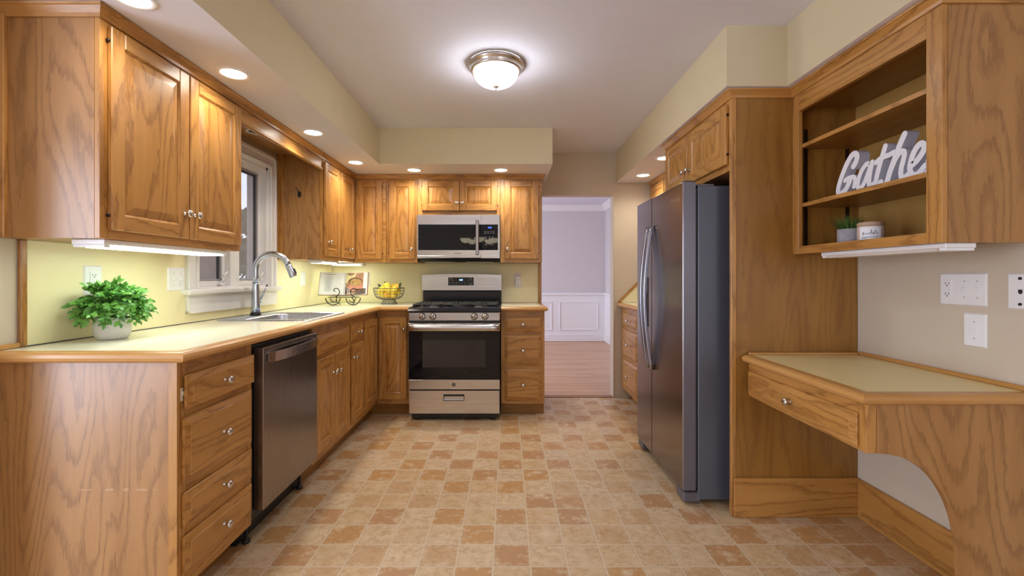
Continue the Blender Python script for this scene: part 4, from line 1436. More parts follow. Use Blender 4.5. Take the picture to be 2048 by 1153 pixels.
# ------------------------------------------------------------------ oak around the refrigerator
t = thing('refrigerator_end_panel', 'tall oak end panel between the refrigerator and the desk', 'panel', (1.39, 2.2, 0))
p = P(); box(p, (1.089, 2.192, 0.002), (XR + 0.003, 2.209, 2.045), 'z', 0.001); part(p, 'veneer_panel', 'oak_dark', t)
p = P(); box(p, (1.087, 2.1905, 0.002), (1.112, 2.2105, 2.046), 'z', 0.002); part(p, 'edge_stile', 'oak', t)
p = P(); box(p, (1.097, 2.178, 0.001), (XR + 0.003, 2.1903, 0.19), 'x', 0.002); struct(p, 'baseboard_panel', 'oak', 'wide oak baseboard on the refrigerator end panel')
p = P(); box(p, (XR - 0.008, Y0, 0.001), (XR + 0.0045, 2.178, 0.19), 'y', 0.002); struct(p, 'baseboard_right', 'oak', 'wide oak baseboard under the desk')

BF = Basis((1.09, 0, 0), (0, -1, 0), (0, 0, 1), (-1, 0, 0))
t = thing('upper_cabinet', 'deep two-door oak upper cabinet above the refrigerator', 'cabinet', (1.39, 2.65, 1.69))
carcass(BF, t, -3.10, -2.211, 1.69, UT, 0.605)
add_door(BF, t, -2.690, -2.224, 1.722, 2.018, (-2.665, 1.80), 1)
add_door(BF, t, -3.07, -2.700, 1.722, 2.018, (-2.73, 1.80), None)
BG = Basis((1.38, 0, 0), (0, -1, 0), (0, 0, 1), (-1, 0, 0))
t = thing('upper_cabinet', 'oak upper cabinet in the corner beyond the refrigerator, mostly hidden', 'cabinet', (1.55, 3.7, UB))
carcass(BG, t, -4.345, -3.104, UB, UT, 0.315)
add_door(BG, t, -4.32, -3.94, DZ0, DZ1); add_door(BG, t, -3.93, -3.55, DZ0, DZ1); add_door(BG, t, -3.54, -3.13, DZ0, DZ1)
p = P(); sweep(p, [(1.379, YB - 0.01), (1.379, 3.103), (1.089, 3.103), (1.089, 2.191), (1.384, 2.191), (1.384, 1.434), (XR, 1.434)], crown, SZ)
struct(p, 'trim_8', 'oak', 'oak crown moulding along the refrigerator surround and shelf cabinet')

BR = Basis((1.10, 0, 0), (0, -1, 0), (0, 0, 1), (-1, 0, 0))
t = thing('base_cabinet', 'three-drawer oak base cabinet in the corner beyond the refrigerator', 'cabinet', (1.4, 3.8, 0))
carcass(BR, t, -4.345, -3.12, 0.105, BT, 0.595, toe=0.08, top=False)
for a, c in ((0.710, 0.832), (0.426, 0.680), (0.140, 0.399)):
    add_drawer(BR, t, -4.27, -3.79, a, c)
counter('countertop', 'cream laminate countertop with oak edge in the corner beyond the refrigerator', (1.4, 3.8, CT),
        [(1.05, 4.342), (1.05, 3.115)], [((1.096, 3.115), (XR + 0.002, 4.342))])
t = thing('backsplash', 'yellow triangular side splash with diagonal oak trim beyond the refrigerator', 'backsplash', (1.4, 4.35, 1.1))
p = P(); prism(p, [(1.075, 0.921), (XR, 0.921), (XR, 1.296), (1.385, 1.296), (1.385, 1.23)], RB, -0.012, -0.004); part(p, 'panel', 'splash_laminate', t)
p = P()
prism(p, [(1.055, 0.921), (1.080, 0.921), (1.395, 1.236), (1.376, 1.252)], RB, -0.012, 0.004, 'x'); part(p, 'diagonal_strip', 'oak', t)

# ------------------------------------------------------------------ open shelf cabinet over the desk
BS = Basis((1.385, 0, 0), (0, -1, 0), (0, 0, 1), (-1, 0, 0))
SB, SY_0, SY_1 = 1.276, 1.436, 2.190
t = thing('shelf_cabinet', 'open oak shelf cabinet with two shelves hanging over the desk', 'cabinet', (1.54, 1.81, SB))
p = P()
dpt = XR + 0.003 - 1.385
box(p, (-SY_1, SB, -dpt), (-SY_1 + 0.012, UT, -0.019), 'z', b=BS)
box(p, (-SY_1, SB + 0.01, -dpt), (-SY_0 - 0.0142, SB + 0.022, -0.019), 'y', b=BS)
box(p, (-SY_1, 1.985, -dpt), (-SY_0 - 0.0142, 1.997, -0.019), 'y', b=BS)
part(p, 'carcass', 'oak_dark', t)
p = P(); box(p, (-SY_0 - 0.014, SB, -dpt), (-SY_0, UT, -0.019), 'z', b=BS); part(p, 'end_panel', 'oak_panel', t)
p = P(); box(p, (-SY_1 + 0.012, SB + 0.022, -dpt), (-SY_0 - 0.014, 1.985, -dpt + 0.006), 'z', b=BS)
box(p, (-SY_1 + 0.012, 1.925, -dpt + 0.006), (-SY_0 - 0.014, 1.985, -dpt + 0.02), 'y', b=BS)
part(p, 'back_panel', 'birch', t)
p = P()
box(p, (-SY_1, SB, -0.0185), (-SY_1 + 0.045, UT, 0), 'z', 0.001, b=BS); box(p, (-SY_0 - 0.055, SB, -0.0185), (-SY_0, UT, 0), 'z', 0.001, b=BS)
box(p, (-SY_1 + 0.045, 1.955, -0.0185), (-SY_0 - 0.055, UT, -0.0002), 'y', b=BS); box(p, (-SY_1 + 0.045, SB, -0.0185), (-SY_0 - 0.055, 1.312, -0.0002), 'y', b=BS)
part(p, 'face_frame', 'oak', t)
for z in (1.503, 1.785):
    p = P(); box(p, (-SY_1 + 0.016, z, -dpt + 0.008), (-SY_0 - 0.018, z + 0.014, -0.022), 'y', b=BS)
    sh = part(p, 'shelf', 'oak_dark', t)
    p = P(); box(p, (-SY_1 + 0.016, z - 0.002, -0.0215), (-SY_0 - 0.018, z + 0.016, -0.0195), 'y', 0.0005, b=BS); part(p, 'shelf_edge', 'oak', sh)
for nn in (-0.055, -0.255):
    p = P(); box(p, (-SY_1 + 0.0122, 1.30, nn - 0.008), (-SY_1 + 0.0155, 1.88, nn + 0.008), b=BS); part(p, 'shelf_standard', 'hinge_dark', t)

# "Gather" word sign
t0 = (1.47, 1.75, 1.519)
GB2 = Basis((1.452, 2.000, 1.5197), (0, -1, 0), (0, 0, 1), (-1, 0, 0))
t = thing('word_sign', 'white cursive wooden sign reading Gather on the middle shelf', 'sign', t0)
letters = {
    'letter_g': [([(.108, .112), (.122, .128), (.128, .150), (.116, .163), (.096, .158), (.070, .130), (.042, .085), (.022, .040), (.022, .014), (.040, .010), (.066, .024), (.088, .055)], .0135), ([(.062, .062), (.084, .068), (.110, .066), (.118, .052), (.112, .026)], .011)],
    'letter_a': [([(.190, .100), (.176, .104), (.150, .080), (.134, .046), (.132, .018), (.146, .012), (.168, .034), (.188, .072), (.200, .100)], .011), ([(.206, .104), (.194, .060), (.190, .024), (.198, .011), (.214, .016)], .012)],
    'letter_t': [([(.268, .150), (.250, .106), (.234, .062), (.224, .026), (.230, .012), (.248, .016)], .012), ([(.224, .098), (.250, .110), (.286, .112), (.306, .116)], .011)],
    'letter_h': [([(.352, .170), (.334, .140), (.312, .096), (.288, .044), (.276, .010)], .013), ([(.290, .046), (.312, .086), (.334, .108), (.350, .106), (.350, .086), (.338, .046), (.338, .018), (.352, .011), (.366, .018)], .0115)],
    'letter_e': [([(.378, .046), (.404, .062), (.426, .086), (.430, .106), (.416, .116), (.396, .102), (.380, .070), (.374, .036), (.384, .014), (.406, .012), (.432, .034)], .012)],
    'letter_r': [([(.462, .108), (.450, .060), (.440, .012)], .012), ([(.446, .050), (.464, .088), (.484, .106), (.496, .092)], .011)],
}
for nm, strokes in letters.items():
    p = P()
    for j, (pts, r) in enumerate((q_, w_ * 0.92) for q_, w_ in strokes):
        c = catmull(pts, 5)
        dn = 0.0003 * j
        L, Rr = [], []
        for i in range(len(c)):
            a = c[max(0, i - 1)]; d = c[min(len(c) - 1, i + 1)]
            dx, dy = d[0] - a[0], d[1] - a[1]
            l = math.hypot(dx, dy) or 1
            nx, ny = -dy / l * r, dx / l * r
            L.append((c[i][0] + nx, max(0.0, c[i][1] + ny))); Rr.append((c[i][0] - nx, max(0.0, c[i][1] - ny)))
        for i in range(len(c) - 1):
            q4 = [L[i], L[i + 1], Rr[i + 1], Rr[i]]
            vs = [GB2(x, y, -0.044) for x, y in q4] + [GB2(x, y, dn) for x, y in q4]
            p.add(vs, [(0, 1, 2, 3), (4, 7, 6, 5), (0, 4, 5, 1), (2, 6, 7, 3)], mats=[0, 0, 1, 1])
        for e in (c[0], c[-1]):
            poly = [(e[0] + r * math.cos(k * PI / 8), max(0.0, e[1] + r * math.sin(k * PI / 8))) for k in range(16)]
            prism(p, poly, GB2, -0.044, dn + 0.0001, mat=0, edge_mat=1)
    part(p, nm, ['sign_white', 'sign_edge'], t)

# small potted grass and candle jar
SHZ = SB + 0.0222
t = thing('potted_grass', 'small artificial grass plant in a grey concrete pot on the lowest shelf', 'plant', (1.462, 1.925, SHZ))
zb = Basis((1.462, 1.925, SHZ), (1, 0, 0), (0, 1, 0), (0, 0, 1))
p = P(); lathe(p, [(0.040, 0), (0.044, 0.002), (0.045, 0.072), (0.039, 0.072), (0.038, 0.060), (0, 0.060)], zb, 28); part(p, 'pot', 'concrete', t)


def blade(q, o, d, l, w, droop, seg=4):
    """One narrow leaf curving outward."""
    up = Vector((0, 0, 1))
    sd = Vector((-d.y, d.x, 0)).normalized()
    vs = []
    pos = Vector(o)
    dirv = (d + up * 1.0).normalized()
    for k in range(seg + 1):
        s = k / seg
        ww = w * (1 - s) ** 0.7 * (0.6 + 0.4 * min(1, s * 4))
        vs += [pos - sd * ww, pos + sd * ww + up * 0.0001]
        pos = pos + dirv * (l / seg)
        dirv = (dirv + d * droop - up * droop * 0.6).normalized()
    fs = [(2 * k, 2 * k + 1, 2 * k + 3, 2 * k + 2) for k in range(seg)]
    q.add(vs, fs, 0, 'c')


p = P()
for k in range(170):
    a = random.uniform(0, 2 * PI); rr = 0.033 * math.sqrt(random.random())
    o = zb(rr * math.cos(a), rr * math.sin(a), 0.061)
    a2 = a + random.uniform(-.6, .6)
    d = Vector((math.cos(a2), math.sin(a2), 0)) * random.uniform(0.15, 0.95)
    blade(p, o, d, random.uniform(0.05, 0.088), 0.0022, random.uniform(0.02, 0.2))
part(p, 'grass_tuft', 'grass_blade', t)
t = thing('candle_jar', 'cream candle jar with wooden lid and white label beside the potted grass', 'candle', (1.455, 1.805, SHZ))
zb = Basis((1.455, 1.805, SHZ), (1, 0, 0), (0, 1, 0), (0, 0, 1))
p = P(); lathe(p, [(0.040, 0.0), (0.0445, 0.003), (0.0445, 0.068), (0.043, 0.071)], zb, 36); part(p, 'jar', 'candle_glass', t)
p = P(); lathe(p, [(0.0438, 0.0715), (0.0448, 0.073), (0.0448, 0.084), (0.042, 0.087), (0, 0.087)], zb, 36); part(p, 'lid', 'candle_lid', t)


def on_cyl(c, r, a0):
    def f(x, y, n):
        a = a0 + x / r
        return Vector((c[0] + (r + n) * math.cos(a), c[1] + (r + n) * math.sin(a), c[2] + y))
    return f


oc = on_cyl((1.455, 1.805, SHZ), 0.0446, math.radians(228))
vs, fs = [], []
for k in range(13):
    x = -0.036 + 0.072 * k / 12
    vs += [oc(x, 0.010, 0.0004), oc(x, 0.066, 0.0004)]
fs = [(2 * k, 2 * k + 2, 2 * k + 3, 2 * k + 1) for k in range(12)]
p = P(); p.add(vs, fs, smooth=True); lb = part(p, 'label', 'label_white', t)
p = P()
scr = [(-.026, .038), (-.02, .046), (-.022, .034), (-.012, .042), (-.008, .036), (-.002, .043), (.002, .037), (.004, .055), (.007, .037), (.012, .044), (.012, .036), (.018, .052), (.02, .037), (.027, .043)]
tube(p, [oc(x, y, 0.0009) for x, y in catmull(scr, 4)], 0.0006, 5)
for y, a, c in ((0.026, -0.028, 0.026), (0.021, -0.028, -0.010)):
    tube(p, [oc(a + (c - a) * k / 8, y, 0.0008) for k in range(9)], 0.0008, 4)
part(p, 'label_lettering', 'ink', lb)


# ------------------------------------------------------------------ desk
DKZ = 0.79
BD = Basis((1.165, 0, 0), (0, -1, 0), (0, 0, 1), (-1, 0, 0))
t = thing('desk', 'built-in oak desk with cream top, one drawer and an arched end panel', 'desk', (1.42, 1.81, 0))
p = P(); box(p, (1.176, 1.476, DKZ - 0.036), (XR + 0.002, 2.177, DKZ), 'y'); part(p, 'desk_top', 'desk_laminate', t)
p = P(); sweep(p, [(1.13, 2.177), (1.13, 1.43), (XR + 0.002, 1.43)], nose, DKZ)
# sweep keeps the room side on the path's right when walking toward the camera's far side, so mirror by reversing
p = P(); sweep(p, [(XR + 0.002, 1.43), (1.13, 1.43), (1.13, 2.177)][::-1], nose, DKZ); part(p, 'wood_edge', 'oak_edge', t)
p = P(); box(p, (XR - 0.012, 1.44, DKZ), (XR + 0.0045, 2.176, DKZ + 0.017), 'y', 0.004); box(p, (1.16, 2.162, DKZ), (XR - 0.012, 2.177, DKZ + 0.012), 'x', 0.004); part(p, 'back_rail', 'oak_edge', t)
p = P()
box(p, (-2.176, 0.592, -0.018), (-1.50, DKZ - 0.037, 0), 'y', b=BD)
box(p, (-1.50, 0.592, -0.032), (-1.462, DKZ - 0.037, 0.0), 'z', 0.001, b=BD)
part(p, 'apron', 'oak', t)
add_drawer(BD, t, -2.165, -1.492, 0.603, 0.715, 0.0005)
arch = [(1.198, DKZ - 0.037), (XR + 0.003, DKZ - 0.037), (XR + 0.003, 0.002), (1.474, 0.002)]
cv = catmull([(1.474, 0.02), (1.470, 0.20), (1.456, 0.34), (1.424, 0.44), (1.370, 0.522), (1.300, 0.570), (1.245, 0.587), (1.198, 0.592)], 5)
p = P(); prism(p, arch[:3] + [(1.474, 0.002)] + cv, Basis((0, 1.462, 0), (1, 0, 0), (0, 0, 1), (0, 1, 0)), 0, 0.019, 'z'); part(p, 'end_panel', 'oak_panel', t)


# ------------------------------------------------------------------ wall plates
def plate(name, label, cat, b, u, v, w, h, items, group=None):
    """Wall plate centred at (u, v) on basis b with devices: ('rocker'|'toggle'|'duplex'|'gfci'|'jack'|'coax', du, dv)."""
    t = thing(name, label, cat, b(u, v, 0), group)
    q = P(); frustum(q, b, (u - w / 2, u + w / 2, v - h / 2, v + h / 2), 0.0005, (u - w / 2 + 0.004, u + w / 2 - 0.004, v - h / 2 + 0.004, v + h / 2 - 0.004), 0.006, cap0=True)
    part(q, 'plate', 'white_plastic', t)
    for kind, du, dv in items:
        x, y = u + du, v + dv
        if kind == 'toggle':
            q = P(); box(q, (x - 0.005, y - 0.012, 0.0061), (x + 0.005, y + 0.012, 0.0075), b=b)
            bb = Basis(b(x, y, 0.0075), b.U, (b.V * 0.9 + b.N * 0.42), (b.N * 0.9 - b.V * 0.42))
            box(q, (-0.0035, -0.002, -0.001), (0.0035, 0.008, 0.011), b=bb, ch=0.001); part(q, 'toggle', 'white_plastic', t)
            q = P()
            for s in (-0.030, 0.030):
                lathe(q, [(0.003, 0.0061), (0.003, 0.0068), (0, 0.007)], Basis(b(x, y + s, 0), b.U, b.V, b.N), 8)
            part(q, 'screw', 'ash_plastic', t)
        elif kind in ('duplex', 'gfci'):
            if kind == 'gfci':
                q = P(); box(q, (x - 0.017, y - 0.034, 0.0061), (x + 0.017, y + 0.034, 0.0085), b=b, ch=0.001)
                box(q, (x - 0.007, y - 0.006, 0.0085), (x + 0.007, y - 0.001, 0.0095), b=b); box(q, (x - 0.007, y + 0.001, 0.0085), (x + 0.007, y + 0.006, 0.0095), b=b)
            else:
                q = P()
                for s in (-0.019, 0.019):
                    lathe(q, [(0.015, 0.0061), (0.015, 0.008), (0, 0.0081)], Basis(b(x, y + s, 0), b.U, b.V, b.N), 16)
            rc = part(q, 'receptacle', 'white_plastic', t)
            q = P()
            n0 = 0.0086 if kind == 'gfci' else 0.0082
            for s in (-0.020, 0.020):
                box(q, (x - 0.0075, y + s - 0.002, n0), (x - 0.0055, y + s + 0.006, n0 + 0.0004), b=b)
                box(q, (x + 0.0055, y + s - 0.002, n0), (x + 0.0075, y + s + 0.005, n0 + 0.0004), b=b)
                lathe(q, [(0.0025, n0), (0.0025, n0 + 0.0004), (0, n0 + 0.0004)], Basis(b(x, y + s - 0.007, 0), b.U, b.V, b.N), 8)
            part(q, 'slots', 'slot_dark', rc)
        elif kind == 'rocker':
            q = P(); box(q, (x - 0.017, y - 0.034, 0.0061), (x + 0.017, y + 0.034, 0.0075), b=b)
            frustum(q, b, (x - 0.015, x + 0.015, y - 0.03, y + 0.03), 0.0075, (x - 0.014, x + 0.014, y - 0.001, y + 0.029), 0.0105); part(q, 'rocker', 'white_plastic', t)
        elif kind == 'jack':
            q = P(); box(q, (x - 0.006, y - 0.006, 0.0061), (x + 0.006, y + 0.006, 0.0072), b=b); box(q, (x - 0.003, y - 0.009, 0.0061), (x + 0.003, y - 0.006, 0.0072), b=b); part(q, 'jack', 'slot_dark', t)
        elif kind == 'coax':
            q = P(); lathe(q, [(0.005, 0.0061), (0.005, 0.009), (0, 0.009)], Basis(b(x, y, 0), b.U, b.V, b.N), 12); part(q, 'port', 'slot_dark', t)
    return t


PL = Basis((XL + 0.0018, 0, 0), (0, 1, 0), (0, 0, 1), (1, 0, 0))
PR = Basis((XR + 0.005, 0, 0), (0, -1, 0), (0, 0, 1), (-1, 0, 0))
plate('outlet', 'white outlet plate on the yellow backsplash behind the bushy plant', 'outlet', PL, 1.838, 1.152, 0.080, 0.122, [('gfci', 0.0, 0.0)])
plate('switch_plate', 'white double switch plate tight against the window casing', 'switch', PL, 2.300, 1.156, 0.118, 0.118, [('toggle', -0.023, 0), ('toggle', 0.023, 0)])
plate('switch_plate', 'white switch plate on the backsplash between the window and the corner', 'switch', PL, 3.72, 1.152, 0.080, 0.120, [('rocker', 0, 0)])
plate('outlet', 'white outlet plate half hidden behind the open cookbook', 'outlet', RB, -1.375, 1.142, 0.085, 0.125, [('gfci', 0.0, 0)])
plate('outlet', 'white wide plate with one outlet and two toggle switches above the desk', 'outlet', PR, -1.685, 1.120, 0.172, 0.120, [('gfci', -0.054, 0), ('toggle', 0.010, 0), ('toggle', 0.056, 0)])
plate('switch_plate', 'white single toggle switch plate on the wall above the desk', 'switch', PR, -1.640, 0.972, 0.080, 0.122, [('toggle', 0, 0)])
plate('phone_jack', 'white wall plate with phone jack between two dark ports above the desk', 'wall plate', PR, -1.492, 1.118, 0.080, 0.120, [('jack', 0, 0), ('coax', 0, 0.043), ('coax', 0, -0.043)])
t = thing('night_light', 'small white plug-in night light on the backsplash beside the range', 'night light', (0.094, 4.34, 1.13))
p = P(); frustum(p, RB, (0.060, 0.128, 1.068, 1.202), 0.0005, (0.064, 0.124, 1.072, 1.198), 0.006, cap0=True); part(p, 'plate', 'white_plastic', t)
p = P(); box(p, (0.066, 1.085, 0.0061), (0.122, 1.18, 0.032), b=RB, ch=0.008); part(p, 'housing', 'white_plastic', t)
p = P(); lathe(p, [(0.009, 0.0321), (0.009, 0.034), (0, 0.0345)], Basis(RB(0.094, 1.14, 0), RB.U, RB.V, RB.N), 16); part(p, 'button', 'white_trim', t)
p = P(); box(p, (0.087, 1.093, 0.0322), (0.101, 1.106, 0.0335), b=RB); part(p, 'sensor_window', 'ash_plastic', t)

# hook on the cabinet side
t = thing('coat_hook', 'small dark iron hook on the cabinet side facing the window', 'hook', (-1.538, 3.32, 1.78))
hbz = Basis((-1.538, 3.3195, 1.78), (1, 0, 0), (0, 0, 1), (0, -1, 0))
p = P(); prism(p, [(-0.012, -0.018), (0.0, -0.026), (0.012, -0.018), (0.014, 0.0), (0.008, 0.018), (-0.008, 0.018), (-0.014, 0.0)], hbz, 0.0003, 0.004); part(p, 'back_plate', 'wrought_iron', t)
p = P(); tube(p, [hbz(*q) for q in catmull([(0, .008, .003), (-.004, .020, .016), (-.012, .036, .024), (-.016, .050, .020)], 4)], 0.003, 8)
tube(p, [hbz(*q) for q in catmull([(0, -.010, .003), (.0, -.022, .018), (.002, -.018, .030), (.004, -.004, .033)], 4)], 0.003, 8)
part(p, 'prongs', 'wrought_iron', t)

# ------------------------------------------------------------------ bushy plant on the counter
PX, PY = -1.578, 1.795
t = thing('potted_plant', 'bushy bright green plant in a white embossed pot at the counter end', 'plant', (PX, PY, CT))
zb = Basis((PX, PY, CT + 0.0005), (1, 0, 0), (0, 1, 0), (0, 0, 1))
p = P()
lathe(p, [(0.044, 0), (0.050, 0.003), (0.058, 0.020), (0.0615, 0.043), (0.0595, 0.066), (0.054, 0.084), (0.051, 0.088), (0.047, 0.088), (0.048, 0.080), (0, 0.078)], zb, 40)
for k in range(24):
    a = 2 * PI * k / 24
    for j, zz in enumerate((0.058, 0.066)):
        rr = 0.0606 - (0.0012 if j else 0.0)
        q = [zb((rr - 0.002) * math.cos(a + s * 0.11), (rr - 0.002) * math.sin(a + s * 0.11), zz + dz) for s, dz in ((-1, 0), (0, 0.006), (1, 0), (0, -0.006))]
        ctr = zb((rr + 0.0022) * math.cos(a), (rr + 0.0022) * math.sin(a), zz)
        p.add(q + [ctr], [(0, 1, 4), (1, 2, 4), (2, 3, 4), (3, 0, 4)], 0, 'c', True)
part(p, 'pot', 'glaze_white', t)
p = P(); lathe(p, [(0.0475, 0.079), (0, 0.0795)], zb, 24, caps=False); part(p, 'soil', 'soil', t)


def leaf(q, o, d, up, l, w):
    """Oval pointed leaf with a folded midrib."""
    d = d.normalized()
    sd = d.cross(up)
    if sd.length < 1e-3:
        sd = Vector((1, 0, 0))
    sd.normalize()
    nu = sd.cross(d)
    pr = [(0, 0), (0.25, 0.8), (0.5, 1.0), (0.78, 0.62), (1, 0)]
    vs = [o]
    for s, ww in pr[1:-1]:
        c = o + d * l * s - nu * l * 0.10 * s * s
        vs += [c - sd * w * ww + nu * w * 0.35 * ww, c, c + sd * w * ww + nu * w * 0.35 * ww]
    vs.append(o + d * l - nu * l * 0.16)
    fs = [(0, 2, 1), (0, 3, 2), (1, 2, 5, 4), (2, 3, 6, 5), (4, 5, 8, 7), (5, 6, 9, 8), (7, 8, 10), (8, 9, 10)]
    q.add(vs, fs, 0, 'c', True)


pl, ps = P(), P()
for k in range(150):
    a = random.uniform(0, 2 * PI)
    el = math.asin(random.uniform(-0.34, 1.0))
    dv = Vector((math.cos(a) * math.cos(el), math.sin(a) * math.cos(el), math.sin(el)))
    R0 = random.uniform(0.8, 1.08)
    tip = Vector((PX, PY, CT + 0.105)) + Vector((dv.x * 0.118, dv.y * 0.120, dv.z * 0.122)) * R0
    base = Vector((PX + dv.x * 0.028, PY + dv.y * 0.028, CT + 0.081))
    tip.x = max(tip.x, XL + 0.045)
    mid = (base + tip) / 2 + Vector((0, 0, 0.035))
    mid.x = max(mid.x, XL + 0.03)
    path = catmull([tuple(base), tuple(mid), tuple(tip)], 4)
    tube(ps, path, 0.0011, 4)
    n = len(path)
    for s in (3, 4, 5, 6, 7, 8):
        o = Vector(path[min(s, n - 1)])
        dd = (Vector(path[min(s, n - 1)]) - Vector(path[min(s, n - 1) - 1])).normalized()
        for sg in ((-1, 1) if s < 8 else (0,)):
            sidev = dd.cross(Vector((random.uniform(-.4, .4), random.uniform(-.4, .4), 1))).normalized()
            ld = dd * (0.6 if sg else 1.0) + sidev * sg * 0.9 + Vector((0, 0, random.uniform(-.25, .3)))
            l = random.uniform(0.018, 0.030)
            if (o + ld.normalized() * l).x < XL + 0.012:
                ld.x = abs(ld.x)
            if (o + ld.normalized() * l).x < XL + 0.012:
                continue
            leaf(pl, o, ld, Vector((random.uniform(-.4, 1.3), random.uniform(-1.5, .6), random.uniform(-0.1, 1))), l, l * 0.29)
part(ps, 'stems', 'leaf_green', t)
part(pl, 'foliage', 'leaf_green', t)

# ------------------------------------------------------------------ cookbook on its iron stand
BKX, BKY = -1.435, 3.93
ang = math.radians(6)
Ub = Vector((math.cos(ang), math.sin(ang), 0)); Nb0 = Vector((math.sin(ang), -math.cos(ang), 0))
tilt = math.radians(17)
Vb = Vector((0, 0, math.cos(tilt))) - Nb0 * math.sin(tilt)
Nb = Nb0 * math.cos(tilt) + Vector((0, 0, math.sin(tilt)))
BKZ = CT + 0.083
bk = Basis((BKX, BKY, BKZ), Ub, Vb, Nb)
t = thing('cookbook_stand', 'dark scrolled iron stand holding the open cookbook', 'book stand', (BKX, BKY, CT))
std = Basis((BKX, BKY, CT), Ub, Vector((0, 0, 1)), Nb0)
p = P()
rr = 0.0042
zc = 0.075


def arc(cx, cz, r, a0, a1, n=14, nn=0.0):
    return [std(cx + r * math.cos(math.radians(a0 + (a1 - a0) * k / n)), cz + r * math.sin(math.radians(a0 + (a1 - a0) * k / n)), nn) for k in range(n + 1)]


part_shelf = P()
box(part_shelf, (-0.12, 0.070, -0.030), (0.13, 0.0745, 0.052), b=std, ch=0.001); part(part_shelf, 'ledge', 'wrought_iron', t)
for cx in (-0.085, 0.085):
    tube(p, arc(cx, 0.0655, 0.061, 180, 360, nn=0.02), rr, 8)
part(p, 'front_legs', 'wrought_iron', t)
p = P()
for cx, s in ((-0.075, 1), (0.075, -1)):
    tube(p, [std(cx + s * -0.035, 0.066, 0.022), *arc(cx, 0.055, 0.026, 180 if s > 0 else 0, 360 if s > 0 else -180, 10, 0.022)[2:-1]], rr * 0.8, 8)
    tube(p, catmull([tuple(std(cx + s * 0.01, 0.066, -0.02)), tuple(std(cx - s * 0.002, 0.03, -0.06)), tuple(std(cx + s * 0.02, rr, -0.10))], 5), rr * 0.9, 8)
part(p, 'scrolls', 'wrought_iron', t)
p = P()
for cx, s in ((-0.055, 1), (0.105, -1)):
    c = [(cx, .074, .054), (cx + s * .022, .090, .058), (cx + s * .034, .112, .058), (cx + s * .028, .138, .056), (cx + s * .008, .150, .055), (cx - s * .010, .144, .055), (cx - s * .012, .130, .055), (cx - s * .001, .124, .055)]
    tube(p, [std(*q) for q in catmull(c, 5)], rr * 0.9, 8)
part(p, 'page_holders', 'wrought_iron', t)

t = thing('cookbook', 'open cookbook showing a recipe page and a photograph of cereal in a bowl', 'book', tuple(bk(0, 0, 0.02)))
W, Hh = 0.205, 0.205


def page_curve(s):
    """Height of the page above the cover, s from the spine (0) to the outer edge (1)."""
    return 0.010 + 0.010 * math.sin(min(1, s * 1.6) * PI) ** 0.7 * (1 - 0.5 * s) + 0.028 * s * s


